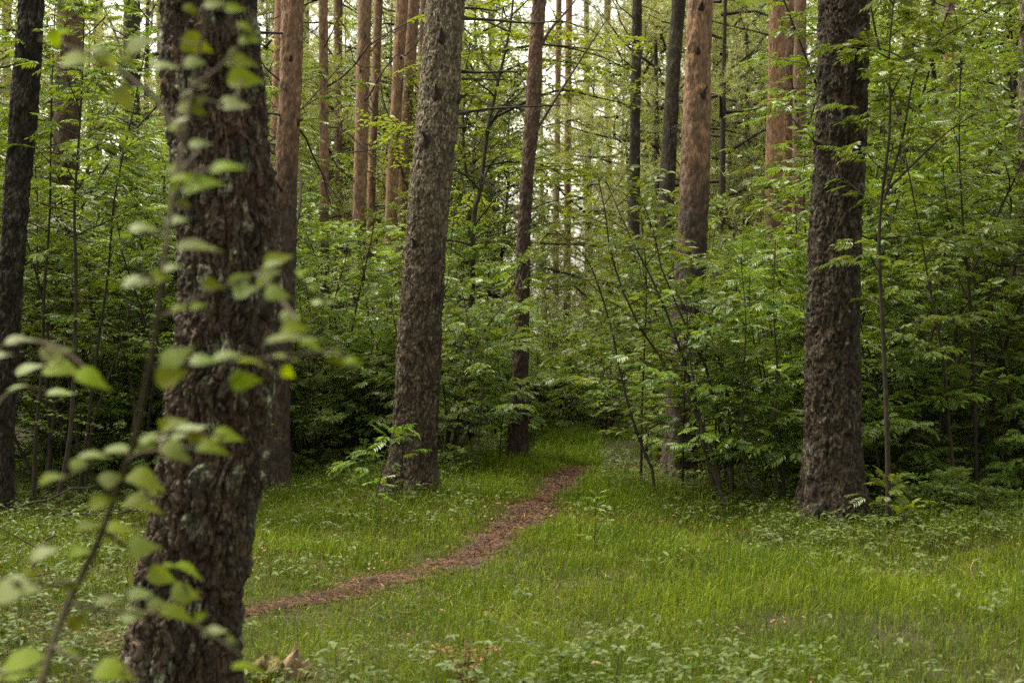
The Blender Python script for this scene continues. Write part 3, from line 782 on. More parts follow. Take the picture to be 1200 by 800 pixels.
custom_sapling('slender forked rowan sapling just past the stout dark pine', 10.6, [(1043, 592), (1041, 500), (1038, 400), (1034, 300), (1036, 240), (1043, 150), (1045, 60), (1053, -20)], 0.021, 0.75, 0.36, 601,
    extra=([(1036, 235), (1060, 160), (1077, 82), (1108, 42), (1150, 18), (1190, -10)], [(1078, 80), (1055, 60), (1024, 42)], [(1040, 222), (1080, 185), (1120, 150), (1170, 118)]))
custom_sapling('bare stemmed sapling leaning behind the forked one', 11.9, [(1122, 585), (1113, 500), (1103, 420), (1090, 340), (1080, 280), (1062, 190), (1050, 120)], 0.016, 0.7, 0.4, 602)
custom_sapling('dark upright sapling in front of the pinkish grey pine', 12.2, [(1143, 578), (1141, 500), (1137, 400), (1132, 330), (1126, 270), (1120, 180), (1118, 60)], 0.02, 0.85, 0.35, 603, extra=([(1134, 350), (1120, 310), (1095, 290)],))
custom_sapling('dark sapling curving back over the path from the rowan thicket', 12.6, [(768, 560), (745, 505), (727, 440), (717, 385), (700, 330), (684, 298), (650, 268)], 0.015, 0.6, 0.45, 604, dens=0.8)
custom_sapling('thin upright sapling, darkest stem of the rowan thicket', 13.2, [(752, 560), (752, 480), (755, 400), (757, 330), (752, 270), (748, 220)], 0.014, 0.7, 0.35, 605)
custom_sapling('thin sapling with its foot kicked out towards the grass', 11.7, [(853, 600), (840, 560), (828, 530), (822, 480), (812, 420), (808, 340)], 0.015, 0.7, 0.3, 606, dens=0.8)
custom_sapling('sapling bent low at its foot beside the kicked out one', 11.9, [(893, 592), (878, 565), (870, 530), (868, 460), (872, 380), (868, 300)], 0.014, 0.7, 0.3, 607, dens=0.8)
custom_sapling('straight sapling just before the stout dark pine', 12.0, [(912, 590), (908, 520), (910, 440), (905, 360), (908, 280)], 0.014, 0.7, 0.3, 608)
custom_sapling('tall dark sapling nearest the blackish leaning pine', 12.2, [(38, 592), (40, 520), (44, 430), (50, 340), (54, 250), (56, 120), (60, 0)], 0.019, 0.9, 0.5, 609)
custom_sapling('tall dark sapling crossing in front of the reddish pine', 11.8, [(60, 603), (75, 520), (80, 440), (82, 330), (80, 240), (86, 120), (92, 0)], 0.023, 0.9, 0.5, 610)
custom_sapling('leaning dark sapling with a long arching top beside the reddish pine', 12.4, [(88, 590), (98, 510), (108, 420), (120, 320), (131, 230), (150, 130), (170, 40)], 0.017, 0.85, 0.5, 611)
custom_sapling('strongly leaning dark sapling low beside the nearest trunk', 12.8, [(98, 570), (108, 500), (122, 455), (140, 400), (160, 320), (172, 250)], 0.015, 0.8, 0.5, 612)
custom_sapling('thin pale sapling beneath the grey scaly pine on its path side', 14.6, [(560, 555), (562, 500), (566, 455), (572, 400), (580, 330)], 0.009, 0.55, 0.3, 613)
custom_sapling('thin sapling close beside the slender reddish pine', 15.2, [(585, 545), (588, 500), (592, 460), (584, 430), (588, 390)], 0.009, 0.5, 0.35, 614)
custom_sapling('bent rowan seedling growing against the foot of the grey scaly pine', 11.9, [(440, 588), (446, 560), (452, 530), (462, 505)], 0.007, 0.36, 0.15, 615, gap=0.09, dens=0.8)
custom_sapling('tiny thin sapling standing alone in the open grass', 9.6, [(697, 632), (697, 600), (699, 575)], 0.003, 0.09, 0.3, 616, leaf_len=0.065, gap=0.1, name='seedling', cat='seedling')
custom_sapling('rowan seedling with wide leaves at the foot of the stout dark pine', 10.7, [(1030, 612), (1034, 585), (1040, 560)], 0.005, 0.22, 0.2, 617, gap=0.08, dens=0.8, leaf_len=0.15)
custom_sapling('low pale maple seedling in the grass past the stout dark pine', 10.4, [(1060, 622), (1062, 605), (1066, 592)], 0.005, 0.22, 0.2, 618, PALM, 'maple_leaf', 0.12, gap=0.06, name='maple_seedling', cat='maple seedling')
custom_sapling('broad leaved maple sapling rising inside the rowan thicket', 12.9, [(800, 575), (800, 500), (803, 430), (808, 380), (815, 330)], 0.012, 0.5, 0.4, 619, PALM, 'maple_leaf', 0.16, name='maple_sapling', cat='maple sapling')

# ---- thicket copies
def edge_depth(px):
    return np.interp(px, [-200, 150, 180, 330, 345, 540, 572, 628, 635, 696, 706, 760, 790, 940, 1010, 1400],
                     [12.2, 12.2, 13.6, 13.8, 14.6, 14.8, 17.3, 17.3, 20.0, 20.0, 14.0, 12.9, 11.9, 11.8, 11.6, 11.6])
ZONES = ((60, 'by the blackish leaning pine'), (170, 'among the dark stems beside the reddish pine'), (330, 'close behind the nearest trunk'), (400, 'below the very thin orange pine'),
         (470, 'under the paired orange pines'), (530, 'behind the grey scaly pine'), (600, 'just short of the slender reddish pine'), (640, 'behind the slender reddish pine'),
         (700, 'where the path disappears'), (760, 'past the bend of the path'), (840, 'around the bright orange pine'), (940, 'below the three close pinkish stems'),
         (1020, 'behind the stout dark pine'), (1080, 'around the slender forked sapling'), (1140, 'around the pinkish grey pine'), (9999, 'beside the pale brown pine'))
def zone(px):
    return next(z for lim, z in ZONES if px < lim)
def place(px, Y):
    e = float(edge_depth(px))
    return ('at the grass edge ' if Y < e + 1.2 else ('midway into the thicket ' if Y < 18 else 'deep in the thicket ')) + zone(px)
pts = []
tries = 0
while len(pts) < 225 and tries < 40000:
    tries += 1
    Y = 11.5 + 18.5 * rng.uniform() ** 1.25
    hw = 0.36 * Y + 1.2
    x = rng.uniform(-hw, hw); px = 600 + x / Y * F
    if Y < edge_depth(px) + 0.15: continue
    if Y < 15.2 and path_dist(x, Y) < 0.75: continue
    if 572 < px < 745 and 14.4 < Y < 31: continue
    md = 0.55 if Y < 16 else 0.75
    if any((x - a) ** 2 + (Y - b) ** 2 < md * md for a, b, _ in pts): continue
    if any((x - a) ** 2 + (Y - b) ** 2 < (r + 0.3) ** 2 for a, b, r in TRUNKS): continue
    pts.append((x, Y, px))
for x, Y, px in pts:
    u = rng.uniform()
    side = px < 180 or px > 1010
    if 770 < px < 830 and Y < 14.7 and u > 0.3: continue
    if Y < edge_depth(px) + 0.9: kind = 'low' if (u < 0.12 and not 700 < px < 960) else 'mid'
    elif Y < 16: kind = ('tall' if u < 0.6 else 'high') if side else ('mid' if u < 0.6 else 'tall')
    elif Y < 21: kind = ('high' if u < 0.5 else 'tall') if side else ('tall' if u < 0.75 else 'mid')
    else: kind = 'high' if u < (0.7 if side else 0.25) else 'tall'
    if 480 < px < 860 and 16.5 < Y < 31 and kind in ('tall', 'high'): kind = 'mid'
    if 628 < px < 704 and Y > 17:
        if u > 0.7: continue
        kind = 'low'
    if px < 175 and Y < 15 and kind in ('low', 'mid'): kind = 'high'
    if (690 < px < 950 or 330 < px < 480):
        kind = ('mid' if u < 0.75 else 'tall') if Y < 17 else ('tall' if u < 0.7 else 'mid')
        if 865 < px < 950 and Y < 22: kind = 'mid'
    v_ = rng.uniform()
    if v_ > 0.9 and kind in ('mid', 'tall'): kind = 'maple'
    elif v_ > 0.68 and kind in ('mid', 'tall', 'high'): kind = 'hazel'
    word = {'low': 'low bushy', 'mid': 'chest high', 'tall': 'tall spreading', 'high': 'very tall slender', 'maple': 'broad leaved', 'hazel': 'oval leaved'}[kind]
    sp = kind if kind in ('maple', 'hazel') else 'rowan'
    lab = word + ' ' + sp + ' ' + place(px, Y); grp = word + ' ' + sp + 's ' + place(px, Y)
    v = VAR[kind][rng.integers(len(VAR[kind]))]
    copy_plant(sp + '_shrub', v, (x, Y, float(gz(x, Y))), rng.uniform(0, 6.28), rng.uniform(0.8, 1.0) if (690 < px < 950 or 330 < px < 480) else rng.uniform(0.82, 1.15), lab, sp, grp, 0.08)

n = 0
while n < 75:
    px = rng.uniform(-60, 1260); e = float(edge_depth(px)); Y = e + 0.3 + 5.5 * rng.uniform(); x = (px - 600) / F * Y
    if 596 < px < 730 and Y < 20: continue
    if any((x - a) ** 2 + (Y - b) ** 2 < (r + 0.35) ** 2 for a, b, r in TRUNKS) or (px < 170 and Y < e + 1.5): continue
    if 700 < px < 960 and Y < e + 1.0: continue
    if abs(px - 606) < 45 and Y < 17.2 or (abs(px - 800) < 25 and Y < 14.6): continue
    k_ = 'low' if n % 4 else 'hazel'
    copy_plant(('rowan' if k_ == 'low' else 'hazel') + '_shrub', VAR[k_][rng.integers(3)], (x, Y, float(gz(x, Y))), rng.uniform(0, 6.28), rng.uniform(0.8, 1.5) * (1 if k_ == 'low' else 0.42),
               ('waist high rowan ' if k_ == 'low' else 'waist high hazel ') + place(px, Y), 'rowan' if k_ == 'low' else 'hazel', ('waist high rowans ' if k_ == 'low' else 'waist high hazels ') + place(px, Y), 0.1)
    n += 1
for q in range(11):
    px = 606 + 11.5 * q + rng.uniform(-5, 5); Y = rng.uniform(19.2, 21.5); x = (px - 600) / F * Y; k_ = ('low', 'maple', 'hazel')[q % 3]; nm = 'rowan' if k_ == 'low' else k_
    copy_plant(nm + '_shrub', VAR[k_][rng.integers(2)], (x, Y, float(gz(x, Y))), rng.uniform(0, 6.28), rng.uniform(0.9, 1.25) * (1 if k_ == 'low' else 0.42), 'fresh green low ' + nm + ' closing the grass just behind the path bend', nm, 'fresh green low ' + nm + 's just behind the path bend', 0.1)
for q in range(26):
    px = rng.uniform(590, 725); Y = rng.uniform(19.0, 30); x = (px - 600) / F * Y; k_ = ('maple', 'hazel')[q % 2]
    copy_plant(k_ + '_shrub', VAR[k_][rng.integers(2)], (x, Y, float(gz(x, Y))), rng.uniform(0, 6.28), rng.uniform(0.35, 0.7), 'pale low ' + k_ + ' in the light gap where the path disappears', k_, 'pale low ' + k_ + 's in the light gap where the path disappears', 0.1)
n = 0
while n < 34:
    px = rng.uniform(560, 1230) if n % 4 else rng.uniform(340, 560)
    Y = float(edge_depth(px)) - rng.uniform(0.0, 1.1); x = (px - 600) / F * Y
    if path_dist(x, Y) < 0.6 or 600 < px < 1015 or any((x - a) ** 2 + (Y - b) ** 2 < 0.4 ** 2 for a, b, r in TRUNKS): continue
    v = VAR['low'][rng.integers(3)]
    copy_plant('rowan_seedling', v, (x, Y, float(gz(x, Y))), rng.uniform(0, 6.28), rng.uniform(0.2, 0.4), 'knee high rowan seedling in the grass ' + zone(px), 'rowan', 'knee high seedlings ' + zone(px), 0.1)
    n += 1

# ------------------------------------------------------------------ taller leafy trees and young conifers behind
def leafy_tree(seed, H, crad, nb, leaf='tree_leaf', L=0.085, per=70, low=0.3):
    rs = np.random.default_rng(seed); w, f = Acc(), Acc()
    st = wander(rs, (0, 0, -0.2), H, rs.normal(size=2) * 0.1, 10, 0.05)
    tube(w, st, np.linspace(0.085, 0.015, len(st)), 7, 0.3)
    P = []
    for b in range(nb):
        f_ = low + (1 - low) * (b + rs.uniform()) / nb
        p = np.array([np.interp(f_ * 10, np.arange(11), st[:, k]) for k in range(3)])
        a = b * 2.4 + rs.uniform(-.4, .4); d = np.array([math.cos(a), math.sin(a), rs.uniform(0.2, 0.9)]); d /= np.linalg.norm(d)
        Lb = crad * (1.15 - 0.7 * f_) * rs.uniform(0.7, 1.2); pp = [p]
        for s in range(6):
            d = d + rs.normal(size=3) * 0.15 - [0, 0, 0.06]; d /= np.linalg.norm(d); pp.append(pp[-1] + d * Lb / 6)
        pp = np.array(pp); tube(w, pp, np.linspace(0.026, 0.005, 7), 5, 0.3)
        for c in range(7):
            t = rs.uniform(0.3, 1.0) * 6
            cpt = np.array([np.interp(t, np.arange(7), pp[:, k]) for k in range(3)])
            o = rs.normal(size=3) * np.array([0.3, 0.3, 0.15]) * Lb * 0.4
            tube(w, [cpt, cpt + o * 0.5 + [0, 0, 0.03], cpt + o], [0.006, 0.004, 0.002], 4, 0.3)
            n = per // 7
            P.append(cpt + o * rs.uniform(0.2, 1.2, (n, 1)) + rs.normal(size=(n, 3)) * np.array([0.22, 0.22, 0.10]))
    P = np.concatenate(P); D = rs.normal(size=P.shape); D[:, 2] = D[:, 2] * 0.35 - 0.35
    put_leaves(f, QUAD, P, D, L * rs.uniform(0.7, 1.25, len(P)), rs, tilt=0.45)
    return w.mesh('trunk', M['stem']), f.mesh('crown', M[leaf], False)
LEAFY = [leafy_tree(700 + i, 8.5 + i, 2.4, 30, per=140, L=0.10) for i in range(3)]
def tree_copy(name, parts, names, loc, rz, s, label, cat, group):
    root = bpy.data.objects.new(name, None); C.objects.link(root)
    root.location = loc; root.rotation_euler.z = rz; root.scale = (s, s, s)
    tag(root, label, cat, group)
    for nm, me in zip(names, parts): link(nm, me, root)
    return root
# the bright leafy tree with a dark forked trunk between the grey scaly and the slender pine
rs = np.random.default_rng(77); w, f = Acc(), Acc()
Yb = 19.0
stemp = [(551, 545), (553, 400), (555, 260), (562, 225), (572, 150), (584, 95), (598, 30), (604, -40)]
q = np.array([at(a, b, Yb) for a, b in stemp]); org = q[0].copy(); org[2] = float(gz(org[0], Yb)); q[0, 2] = org[2] - 0.1
t = np.linspace(0, len(q) - 1, 40); q = hermite(t, np.arange(len(q)), q) - org
grow(w, f, q, 0.05, rs, 1.7, 0.42, 0.26, 0.11, OVAL, elev=(0.1, 0.8), lgap=0.05, dens=1.2)
for e in ([(572, 150), (590, 125), (615, 100), (640, 70)], [(560, 235), (575, 190), (600, 175), (640, 165)], [(584, 95), (560, 60), (540, 40)], [(590, 60), (640, 50), (700, 60), (740, 75)], [(574, 140), (650, 105), (700, 110), (750, 120)]):
    k = np.array([at(a, b, Yb) for a, b in e]); k[:, 1] += np.linspace(0, 0.4, len(k)); t = np.linspace(0, len(k) - 1, 16); k = hermite(t, np.arange(len(k)), k) - org
    grow(w, f, k, 0.022, rs, 0.9, 0.3, 0.16, 0.11, OVAL, lgap=0.05, dens=1.2)
root = bpy.data.objects.new('leafy_tree', None); root.location = org; C.objects.link(root)
tag(root, 'bright leafy tree with thin dark forked trunk between the grey scaly and slender pines', 'leafy tree')
link('trunk', w.mesh('trunk', M['stem']), root); link('crown', f.mesh('crown', M['maple_leaf'], False), root)

for k, (px, Y, s) in enumerate([(775, 32, 1.0), (715, 46, 0.95), (600, 40, 1.05), (495, 27, 0.8), (30, 34, 1.0), (1060, 30, 0.9), (1160, 19, 0.95), (1110, 25, 1.0), (1230, 17, 0.9), (560, 31, 0.9), (385, 30, 0.75), (-40, 17, 0.9), (150, 32, 0.8), (1010, 33, 0.9), (1050, 28, 1.0), (1100, 32, 1.1), (1145, 27, 1.0), (1185, 31, 1.1), (1215, 24, 1.0), (1075, 38, 1.2), (545, 38, 1.0), (500, 33, 0.8), (60, 34, 1.1), (230, 36, 0.9), (330, 42, 0.9)]):
    x = (px - 600) / F * Y
    side = zone_far(px) if 500 < px < 760 else ('beyond the dark thicket near the blackish leaning pine' if px < 300 else ('behind the close orange pines' if px < 500 else ('behind the three close pinkish stems' if px < 1000 else 'beyond the slender forked sapling')))
    tree_copy('leafy_tree', LEAFY[k % 3], ('trunk', 'crown'), (x, Y, float(gz(x, Y))), rng.uniform(0, 6.28), s, 'loose bright green leafy tree ' + side, 'leafy tree', 'leafy trees ' + side)
n = 0
while n < 135:
    Y = 30 + 34 * rng.uniform(); px = rng.uniform(-90, 1290); x = (px - 600) / F * Y
    if 585 < px < 740 and Y < 50: continue
    if n % 3 == 0:
        tree_copy('leafy_tree', LEAFY[n % 3 if n % 2 else (n // 3) % 3], ('trunk', 'crown'), (x, Y, float(gz(x, Y)) - 0.3), rng.uniform(0, 6.28), rng.uniform(0.7, 1.15), 'far leafy tree filling the gaps ' + zone_far(px), 'leafy tree', 'far leafy trees ' + zone_far(px))
    else:
        c = LOW_CROWNS[rng.integers(3)]
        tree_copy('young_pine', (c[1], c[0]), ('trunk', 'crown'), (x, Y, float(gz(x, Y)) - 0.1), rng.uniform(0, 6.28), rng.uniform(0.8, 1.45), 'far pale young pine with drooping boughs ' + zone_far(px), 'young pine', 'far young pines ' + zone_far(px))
    n += 1
# two soft conifers seen between the bright orange and the three pinkish trunks
for px, Y, s in ((868, 33, 1.3), (755, 40, 1.35), (690, 50, 1.4), (1040, 38, 1.3), (775, 31, 1.2), (815, 38, 1.5), (845, 29, 1.2), (890, 36, 1.5), (930, 31, 1.25), (965, 40, 1.5), (730, 46, 1.3), (640, 54, 1.5), (300, 38, 1.0), (405, 40, 1.2), (455, 36, 1.25)):
    x = (px - 600) / F * Y; c = LOW_CROWNS[int(px) % 3]
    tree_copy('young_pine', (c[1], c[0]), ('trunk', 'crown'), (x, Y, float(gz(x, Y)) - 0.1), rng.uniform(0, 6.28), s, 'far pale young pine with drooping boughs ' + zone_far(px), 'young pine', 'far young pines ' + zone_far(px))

# ------------------------------------------------------------------ grass, herbs, litter
def in_view(x, y, m=0.7):
    return np.abs(x) < 0.37 * y + m
def scatter(n, y0, y1, rs, pw=1.0):
    y = y0 + (y1 - y0) * rs.uniform(size=n) ** pw
    x = rs.uniform(-1, 1, n) * (0.37 * y + 0.7)
    keep = rs.uniform(size=n) < (0.37 * y + 0.7) / (0.37 * y1 + 0.7)
    return x[keep], y[keep]
rs = np.random.default_rng(55)
x, y = scatter(1250000, 3.2, 20, rs, 1.15)
px = 600 + x / y * F
pd = path_dist(x, y); hw = path_hw(y)
edge = edge_depth(px)
shade = np.clip((y - edge + 0.4) / 1.6, 0, 1)
den = np.clip((pd - hw + 0.55 * (fbm(x * 4.5, y * 3.0, 33) - 0.5) + 0.07) / 0.22, 0.06, 1) * (1 - 0.85 * shade) * np.clip(-0.45 + 2.4 * fbm(x * 2.2, y * 2.2, 61), 0.15, 1)
den = den * np.where(px < 170, 0.4, 1.0)
den = np.where((px > 630) & (px < 705) & (y > 15) & (pd > hw), 1.0, den)
den = den * np.clip(0.5 + (y - 3.2) / 5, 0, 1)
k = rs.uniform(size=len(x)) < den
k &= np.hypot(x + 0.95, y - 5.98) > 0.16
x, y, pd, hw = x[k], y[k], pd[k], hw[k]
nb = len(x)
patch = fbm(x * 0.8, y * 0.8, 71)
Lb = (0.05 + 0.12 * rs.uniform(size=nb) ** 1.6 + 0.13 * (rs.uniform(size=nb) < 0.05)) * (0.35 + 1.3 * patch ** 1.3) * np.where(rs.uniform(size=nb) < 0.35, 0.5, 1.0) * np.clip(0.45 + (pd - hw) / 0.5, 0.45, 1) * np.where((y > 15.5), 1.25, 1.0)
wd = rs.uniform(0.0022, 0.0042, nb) * np.clip(y / 8, 0.9, 1.5)
az = rs.uniform(0, 6.283, nb); bend = rs.uniform(0.15, 0.9, nb)
side = np.stack([-np.sin(az + rs.normal(size=nb) * .5), np.cos(az), np.zeros(nb)], 1)
dirv = np.stack([np.cos(az), np.sin(az), np.zeros(nb)], 1)
b0 = np.stack([x, y, gz(x, y) - 0.005], 1)
up = np.array([0, 0, 1.0])
mid = b0 + up * (Lb * 0.6)[:, None] + dirv * (Lb * bend * 0.2)[:, None]
tip = b0 + up * (Lb * (1.0 - 0.35 * bend))[:, None] + dirv * (Lb * bend * 0.75)[:, None]
V = np.stack([b0 - side * wd[:, None] / 2, b0 + side * wd[:, None] / 2, mid - side * wd[:, None] * 0.42, mid + side * wd[:, None] * 0.42, tip], 1).reshape(-1, 3)
b = np.arange(nb)[:, None] * 5
acc = Acc()
tint = np.clip(-0.05 + 0.9 * fbm(x * 2.3, y * 2.3, 83) + rs.normal(size=nb) * 0.28, 0, 1)
acc.add(V, tris=b + np.array([[2, 3, 4]]), quads=b + np.array([[0, 1, 3, 2]]), tint=np.repeat(tint, 5))
tag(link('grass', acc.mesh('grass', M['grass'], False)), 'fine green grass covering the clearing either side of the path', None, None, 'stuff')
# short turf and moss shoots between the blades
x, y = scatter(520000, 3.2, 17, rs, 1.15)
k = rs.uniform(size=len(x)) < np.clip((path_dist(x, y) - path_hw(y) + 0.5 * (fbm(x * 4.5, y * 3.0, 33) - 0.5) + 0.06) / 0.15, 0.03, 1) * np.clip(1.2 - (y - edge_depth(600 + x / y * F)) / 2, 0.1, 1)
x, y = x[k], y[k]; nb = len(x)
az = rs.uniform(0, 6.283, nb); L = rs.uniform(0.018, 0.055, nb) * np.clip(y / 8, 0.8, 1.4); w_ = rs.uniform(0.002, 0.005, nb) * np.clip(y / 8, 0.8, 1.5); el = rs.uniform(0.3, 1.4, nb)
b0 = np.stack([x, y, gz(x, y) - 0.003], 1); s_ = np.stack([-np.sin(az), np.cos(az), 0 * az], 1) * w_[:, None]
d = np.stack([np.cos(az) * np.cos(el), np.sin(az) * np.cos(el), np.sin(el)], 1) * L[:, None]
acc = Acc(); acc.add(np.stack([b0 - s_, b0 + s_, b0 + d], 1).reshape(-1, 3), tris=np.arange(nb * 3).reshape(-1, 3), tint=np.repeat(np.clip(0.9 * fbm(x * 3, y * 3, 47) - 0.1 + rs.normal(size=nb) * 0.25, 0, 1), 3))
tag(link('turf', acc.mesh('turf', M['turf'], False)), 'short mossy turf under the taller grass of the clearing', None, None, 'stuff')
print('blades', nb)

# dry stalks and old leaves among the grass
x, y = scatter(14000, 3.5, 15, rs, 1.1)
k = rs.uniform(size=len(x)) < np.clip(fbm(x * 1.3, y * 1.3, 91) * 3.4 - 1.25, 0.04, 1); x, y = x[k], y[k]; n = len(x)
az = rs.uniform(0, 6.283, n); L = rs.uniform(0.04, 0.15, n); el = rs.uniform(0.0, 0.5, n)
d = np.stack([np.cos(az) * np.cos(el), np.sin(az) * np.cos(el), np.sin(el)], 1)
p0 = np.stack([x, y, gz(x, y) + rs.uniform(0.01, 0.09, n)], 1); s = np.stack([-np.sin(az), np.cos(az), 0 * az], 1) * 0.0013
V = np.stack([p0 - s, p0 + s, p0 + d * L[:, None] + [0, 0, -0.02]], 1).reshape(-1, 3)
acc = Acc(); acc.add(V, tris=np.arange(n * 3).reshape(-1, 3), tint=np.repeat(rs.uniform(0, 1, n), 3))
tag(link('dry_grass', acc.mesh('dry_grass', M['dry_grass'], False)), 'straw coloured dry stalks lying among the green grass', None, None, 'stuff')

# low herbs
x, y = scatter(34000, 3.3, 17, rs, 1.25)
px = 600 + x / y * F
near = np.clip((6.6 - y) / 1.2, 0, 1)
pat = fbm(x * 0.9, y * 0.9, 121)
den = np.clip(near * np.clip(pat * 3.0 - 0.8, 0.12, 0.9) + np.clip(pat * 3.2 - 1.65, 0, 1) * 0.45 + np.where((px > 880) & (y > 9.5) & (y < 11.6), 0.8, 0) + np.where((px < 560) & (y > 10.5) & (y < 13.5), 0.35, 0) + np.where(px < 150, .4, 0) + np.clip((y - edge_depth(px) + 1.2), 0, .7), 0, 1)
den = den * (path_dist(x, y) > path_hw(y) + 0.05)
k = rs.uniform(size=len(x)) < den
x, y = x[k], y[k]; n = len(x)
hh = rs.uniform(0.05, 0.15, n); P, D, S = [], [], []
rep = 5
az = rs.uniform(0, 6.283, (n, 1)) + np.arange(rep)[None] * 6.283 / rep + rs.normal(size=(n, rep)) * 0.3
Pc = np.stack([x, y, gz(x, y) + hh], 1)
P = np.repeat(Pc, rep, 0) + np.stack([0 * az.ravel(), 0 * az.ravel(), rs.uniform(-0.02, 0.02, n * rep)], 1)
D = np.stack([np.cos(az).ravel(), np.sin(az).ravel(), rs.uniform(-0.25, 0.35, n * rep)], 1)
S = np.repeat(rs.uniform(0.018, 0.055, n), rep) * rs.uniform(0.8, 1.2, n * rep)
acc = Acc(); put_leaves(acc, OVAL, P, D, S, rs, 0.1, 0.95, 0.3)
st = np.stack([np.stack([x - .0012, y, gz(x, y)], 1), np.stack([x + .0012, y, gz(x, y)], 1), Pc], 1).reshape(-1, 3)
acc.add(st, tris=np.arange(n * 3).reshape(-1, 3), tint=0.3)
tag(link('ground_cover', acc.mesh('ground_cover', M['herb'], False)), 'low broad leaved herbs spreading through the grass and under the shrubs', None, None, 'stuff')
print('herbs', n)

# needle and twig litter on the path and the bare floor
def litter(n, f, name, label):
    x, y = f(n); n = len(x)
    az = rs.uniform(0, 6.283, n); L = rs.uniform(0.012, 0.055, n); w = rs.uniform(0.0008, 0.0035, n) * np.clip(y / 8, 0.8, 1.4); el = rs.uniform(-0.2, 0.35, n)
    d = np.stack([np.cos(az) * np.cos(el), np.sin(az) * np.cos(el), np.sin(el)], 1) * L[:, None] / 2
    s = np.stack([-np.sin(az), np.cos(az), rs.normal(size=n) * 0.4], 1) * w[:, None]
    p = np.stack([x, y, gz(x, y) + rs.uniform(0.006, 0.028, n)], 1)
    V = np.stack([p - d, p + s, p + d, p - s], 1).reshape(-1, 3)
    acc = Acc(); acc.add(V, quads=np.arange(n * 4).reshape(-1, 4), tint=np.repeat(rs.uniform(0, 1, n) ** 1.5, 4))
    tag(link(name, acc.mesh(name, M['litter'], False)), label, None, None, 'stuff')
def f_path(n):
    y = rs.uniform(6.9, 17, n); x = np.interp(y, tt, PX) + rs.normal(size=n) * (np.maximum(0.10, path_hw(y)) * 0.85)
    return x, y
litter(24000, f_path, 'needle_litter', 'brown pine needles and twigs lying on the footpath')
def f_floor(n):
    x, y = scatter(n, 3.4, 20, rs, 1.2); px = 600 + x / y * F
    k = rs.uniform(size=len(x)) < np.clip((y - edge_depth(px) + 0.6), 0.06, 1) + (px < 330) * (y < 7.5) * 0.6
    return x[k], y[k]
litter(40000, f_floor, 'leaf_litter', 'dark brown leaf litter on the shaded floor under the shrubs')

x, y = scatter(26000, 3.6, 14, rs, 1.15)
k = rs.uniform(size=len(x)) < np.clip(fbm(x * 0.9 + 4, y * 0.9, 131) * 4.2 - 2.35, 0.03, 0.8) * (path_dist(x, y) > 0.1); x, y = x[k], y[k]; n = len(x)
az = rs.uniform(0, 6.283, n)
acc = Acc(); put_leaves(acc, QUAD, np.stack([x, y, gz(x, y) + rs.uniform(0.015, 0.075, n)], 1), np.stack([np.cos(az), np.sin(az), rs.uniform(-.4, .4, n)], 1), rs.uniform(0.012, 0.042, n), rs, 0, 1, 0.5)
tag(link('old_leaves', acc.mesh('old_leaves', M['old_leaf'], False)), 'rusty old leaves caught in patches of the grass', None, None, 'stuff')
def f_feet(n):
    X, Yy = [], []
    for a, b, r in TRUNKS:
        if r < 0.1 or b > 17: continue
        k = n // 8; th = rs.uniform(0, 6.283, k); rr = r * 1.1 + np.abs(rs.normal(size=k)) * 0.22
        X.append(a + rr * np.cos(th)); Yy.append(b + rr * np.sin(th))
    return np.concatenate(X), np.concatenate(Yy)
litter(9000, f_feet, 'bark_litter', 'bark flakes and needles heaped round the feet of the pines')

# ------------------------------------------------------------------ small things on the ground
def ground_thing(name, px, py, Y, label, cat):
    p = at(px, py, Y); r_ = bpy.data.objects.new(name, None); r_.location = (p[0], Y, float(gz(p[0], Y))); C.objects.link(r_)
    return tag(r_, label, cat)
# pale broken wood and mossy lump beside the near trunk
def lump(seed, rx, ry, rz, n=18, m=12, rough=0.25, spike=0.0):
    rs2 = np.random.default_rng(seed); th = np.arange(n) * 2 * np.pi / n; ph = np.linspace(0.02, np.pi - 0.02, m)
    TH, PH = np.meshgrid(th, ph)
    rr = 1 + rough * (fbm(np.cos(TH) * 2 + 5, PH * 1.5 + np.sin(TH) * 2, seed) - 0.5) * 2
    V = np.stack([rx * rr * np.sin(PH) * np.cos(TH), ry * rr * np.sin(PH) * np.sin(TH), rz * rr * np.cos(PH) + spike * np.clip(np.cos(PH), 0, 1) ** 6], -1).reshape(-1, 3)
    i, j = np.meshgrid(np.arange(m - 1), np.arange(n), indexing='ij'); k = (j + 1) % n
    a_ = Acc(); a_.add(V, quads=np.stack([i * n + j, (i + 1) * n + j, (i + 1) * n + k, i * n + k], -1).reshape(-1, 4), tint=rs2.uniform(0.3, 0.7, len(V)))
    return a_
rt = ground_thing('broken_stump', 338, 790, 6.02, 'pale splintered wood stub with a mossy side near the nearest trunk', 'wood stub')
a_ = Acc(); 
for s, (dx, h, wd_, ln) in enumerate(((0.0, 0.15, 0.030, 0.0), (0.028, 0.10, 0.026, 0.02), (-0.03, 0.055, 0.02, -0.02), (0.012, 0.17, 0.012, -0.015))):
    n8 = 9; th = np.arange(n8) * 2 * np.pi / n8
    zz = np.array([-0.03, 0.02, h * 0.6, h * 0.85, h])
    rr = np.array([1.2, 1.05, 0.95, 0.6, 0.12])[:, None] * wd_ * (1 + 0.25 * np.sin(th * 3 + s)[None])
    V = np.stack([dx + ln * (zz / h)[:, None] + rr * np.cos(th), 0.01 * s + 0.7 * rr * np.sin(th), np.repeat(zz[:, None], n8, 1) + 0.012 * np.sin(th * 2 + s)[None]], -1).reshape(-1, 3)
    i, j = np.meshgrid(np.arange(4), np.arange(n8), indexing='ij'); k = (j + 1) % n8
    a_.add(V, quads=np.stack([i * n8 + j, i * n8 + k, (i + 1) * n8 + k, (i + 1) * n8 + j], -1).reshape(-1, 4), tint=0.35 + 0.15 * s)
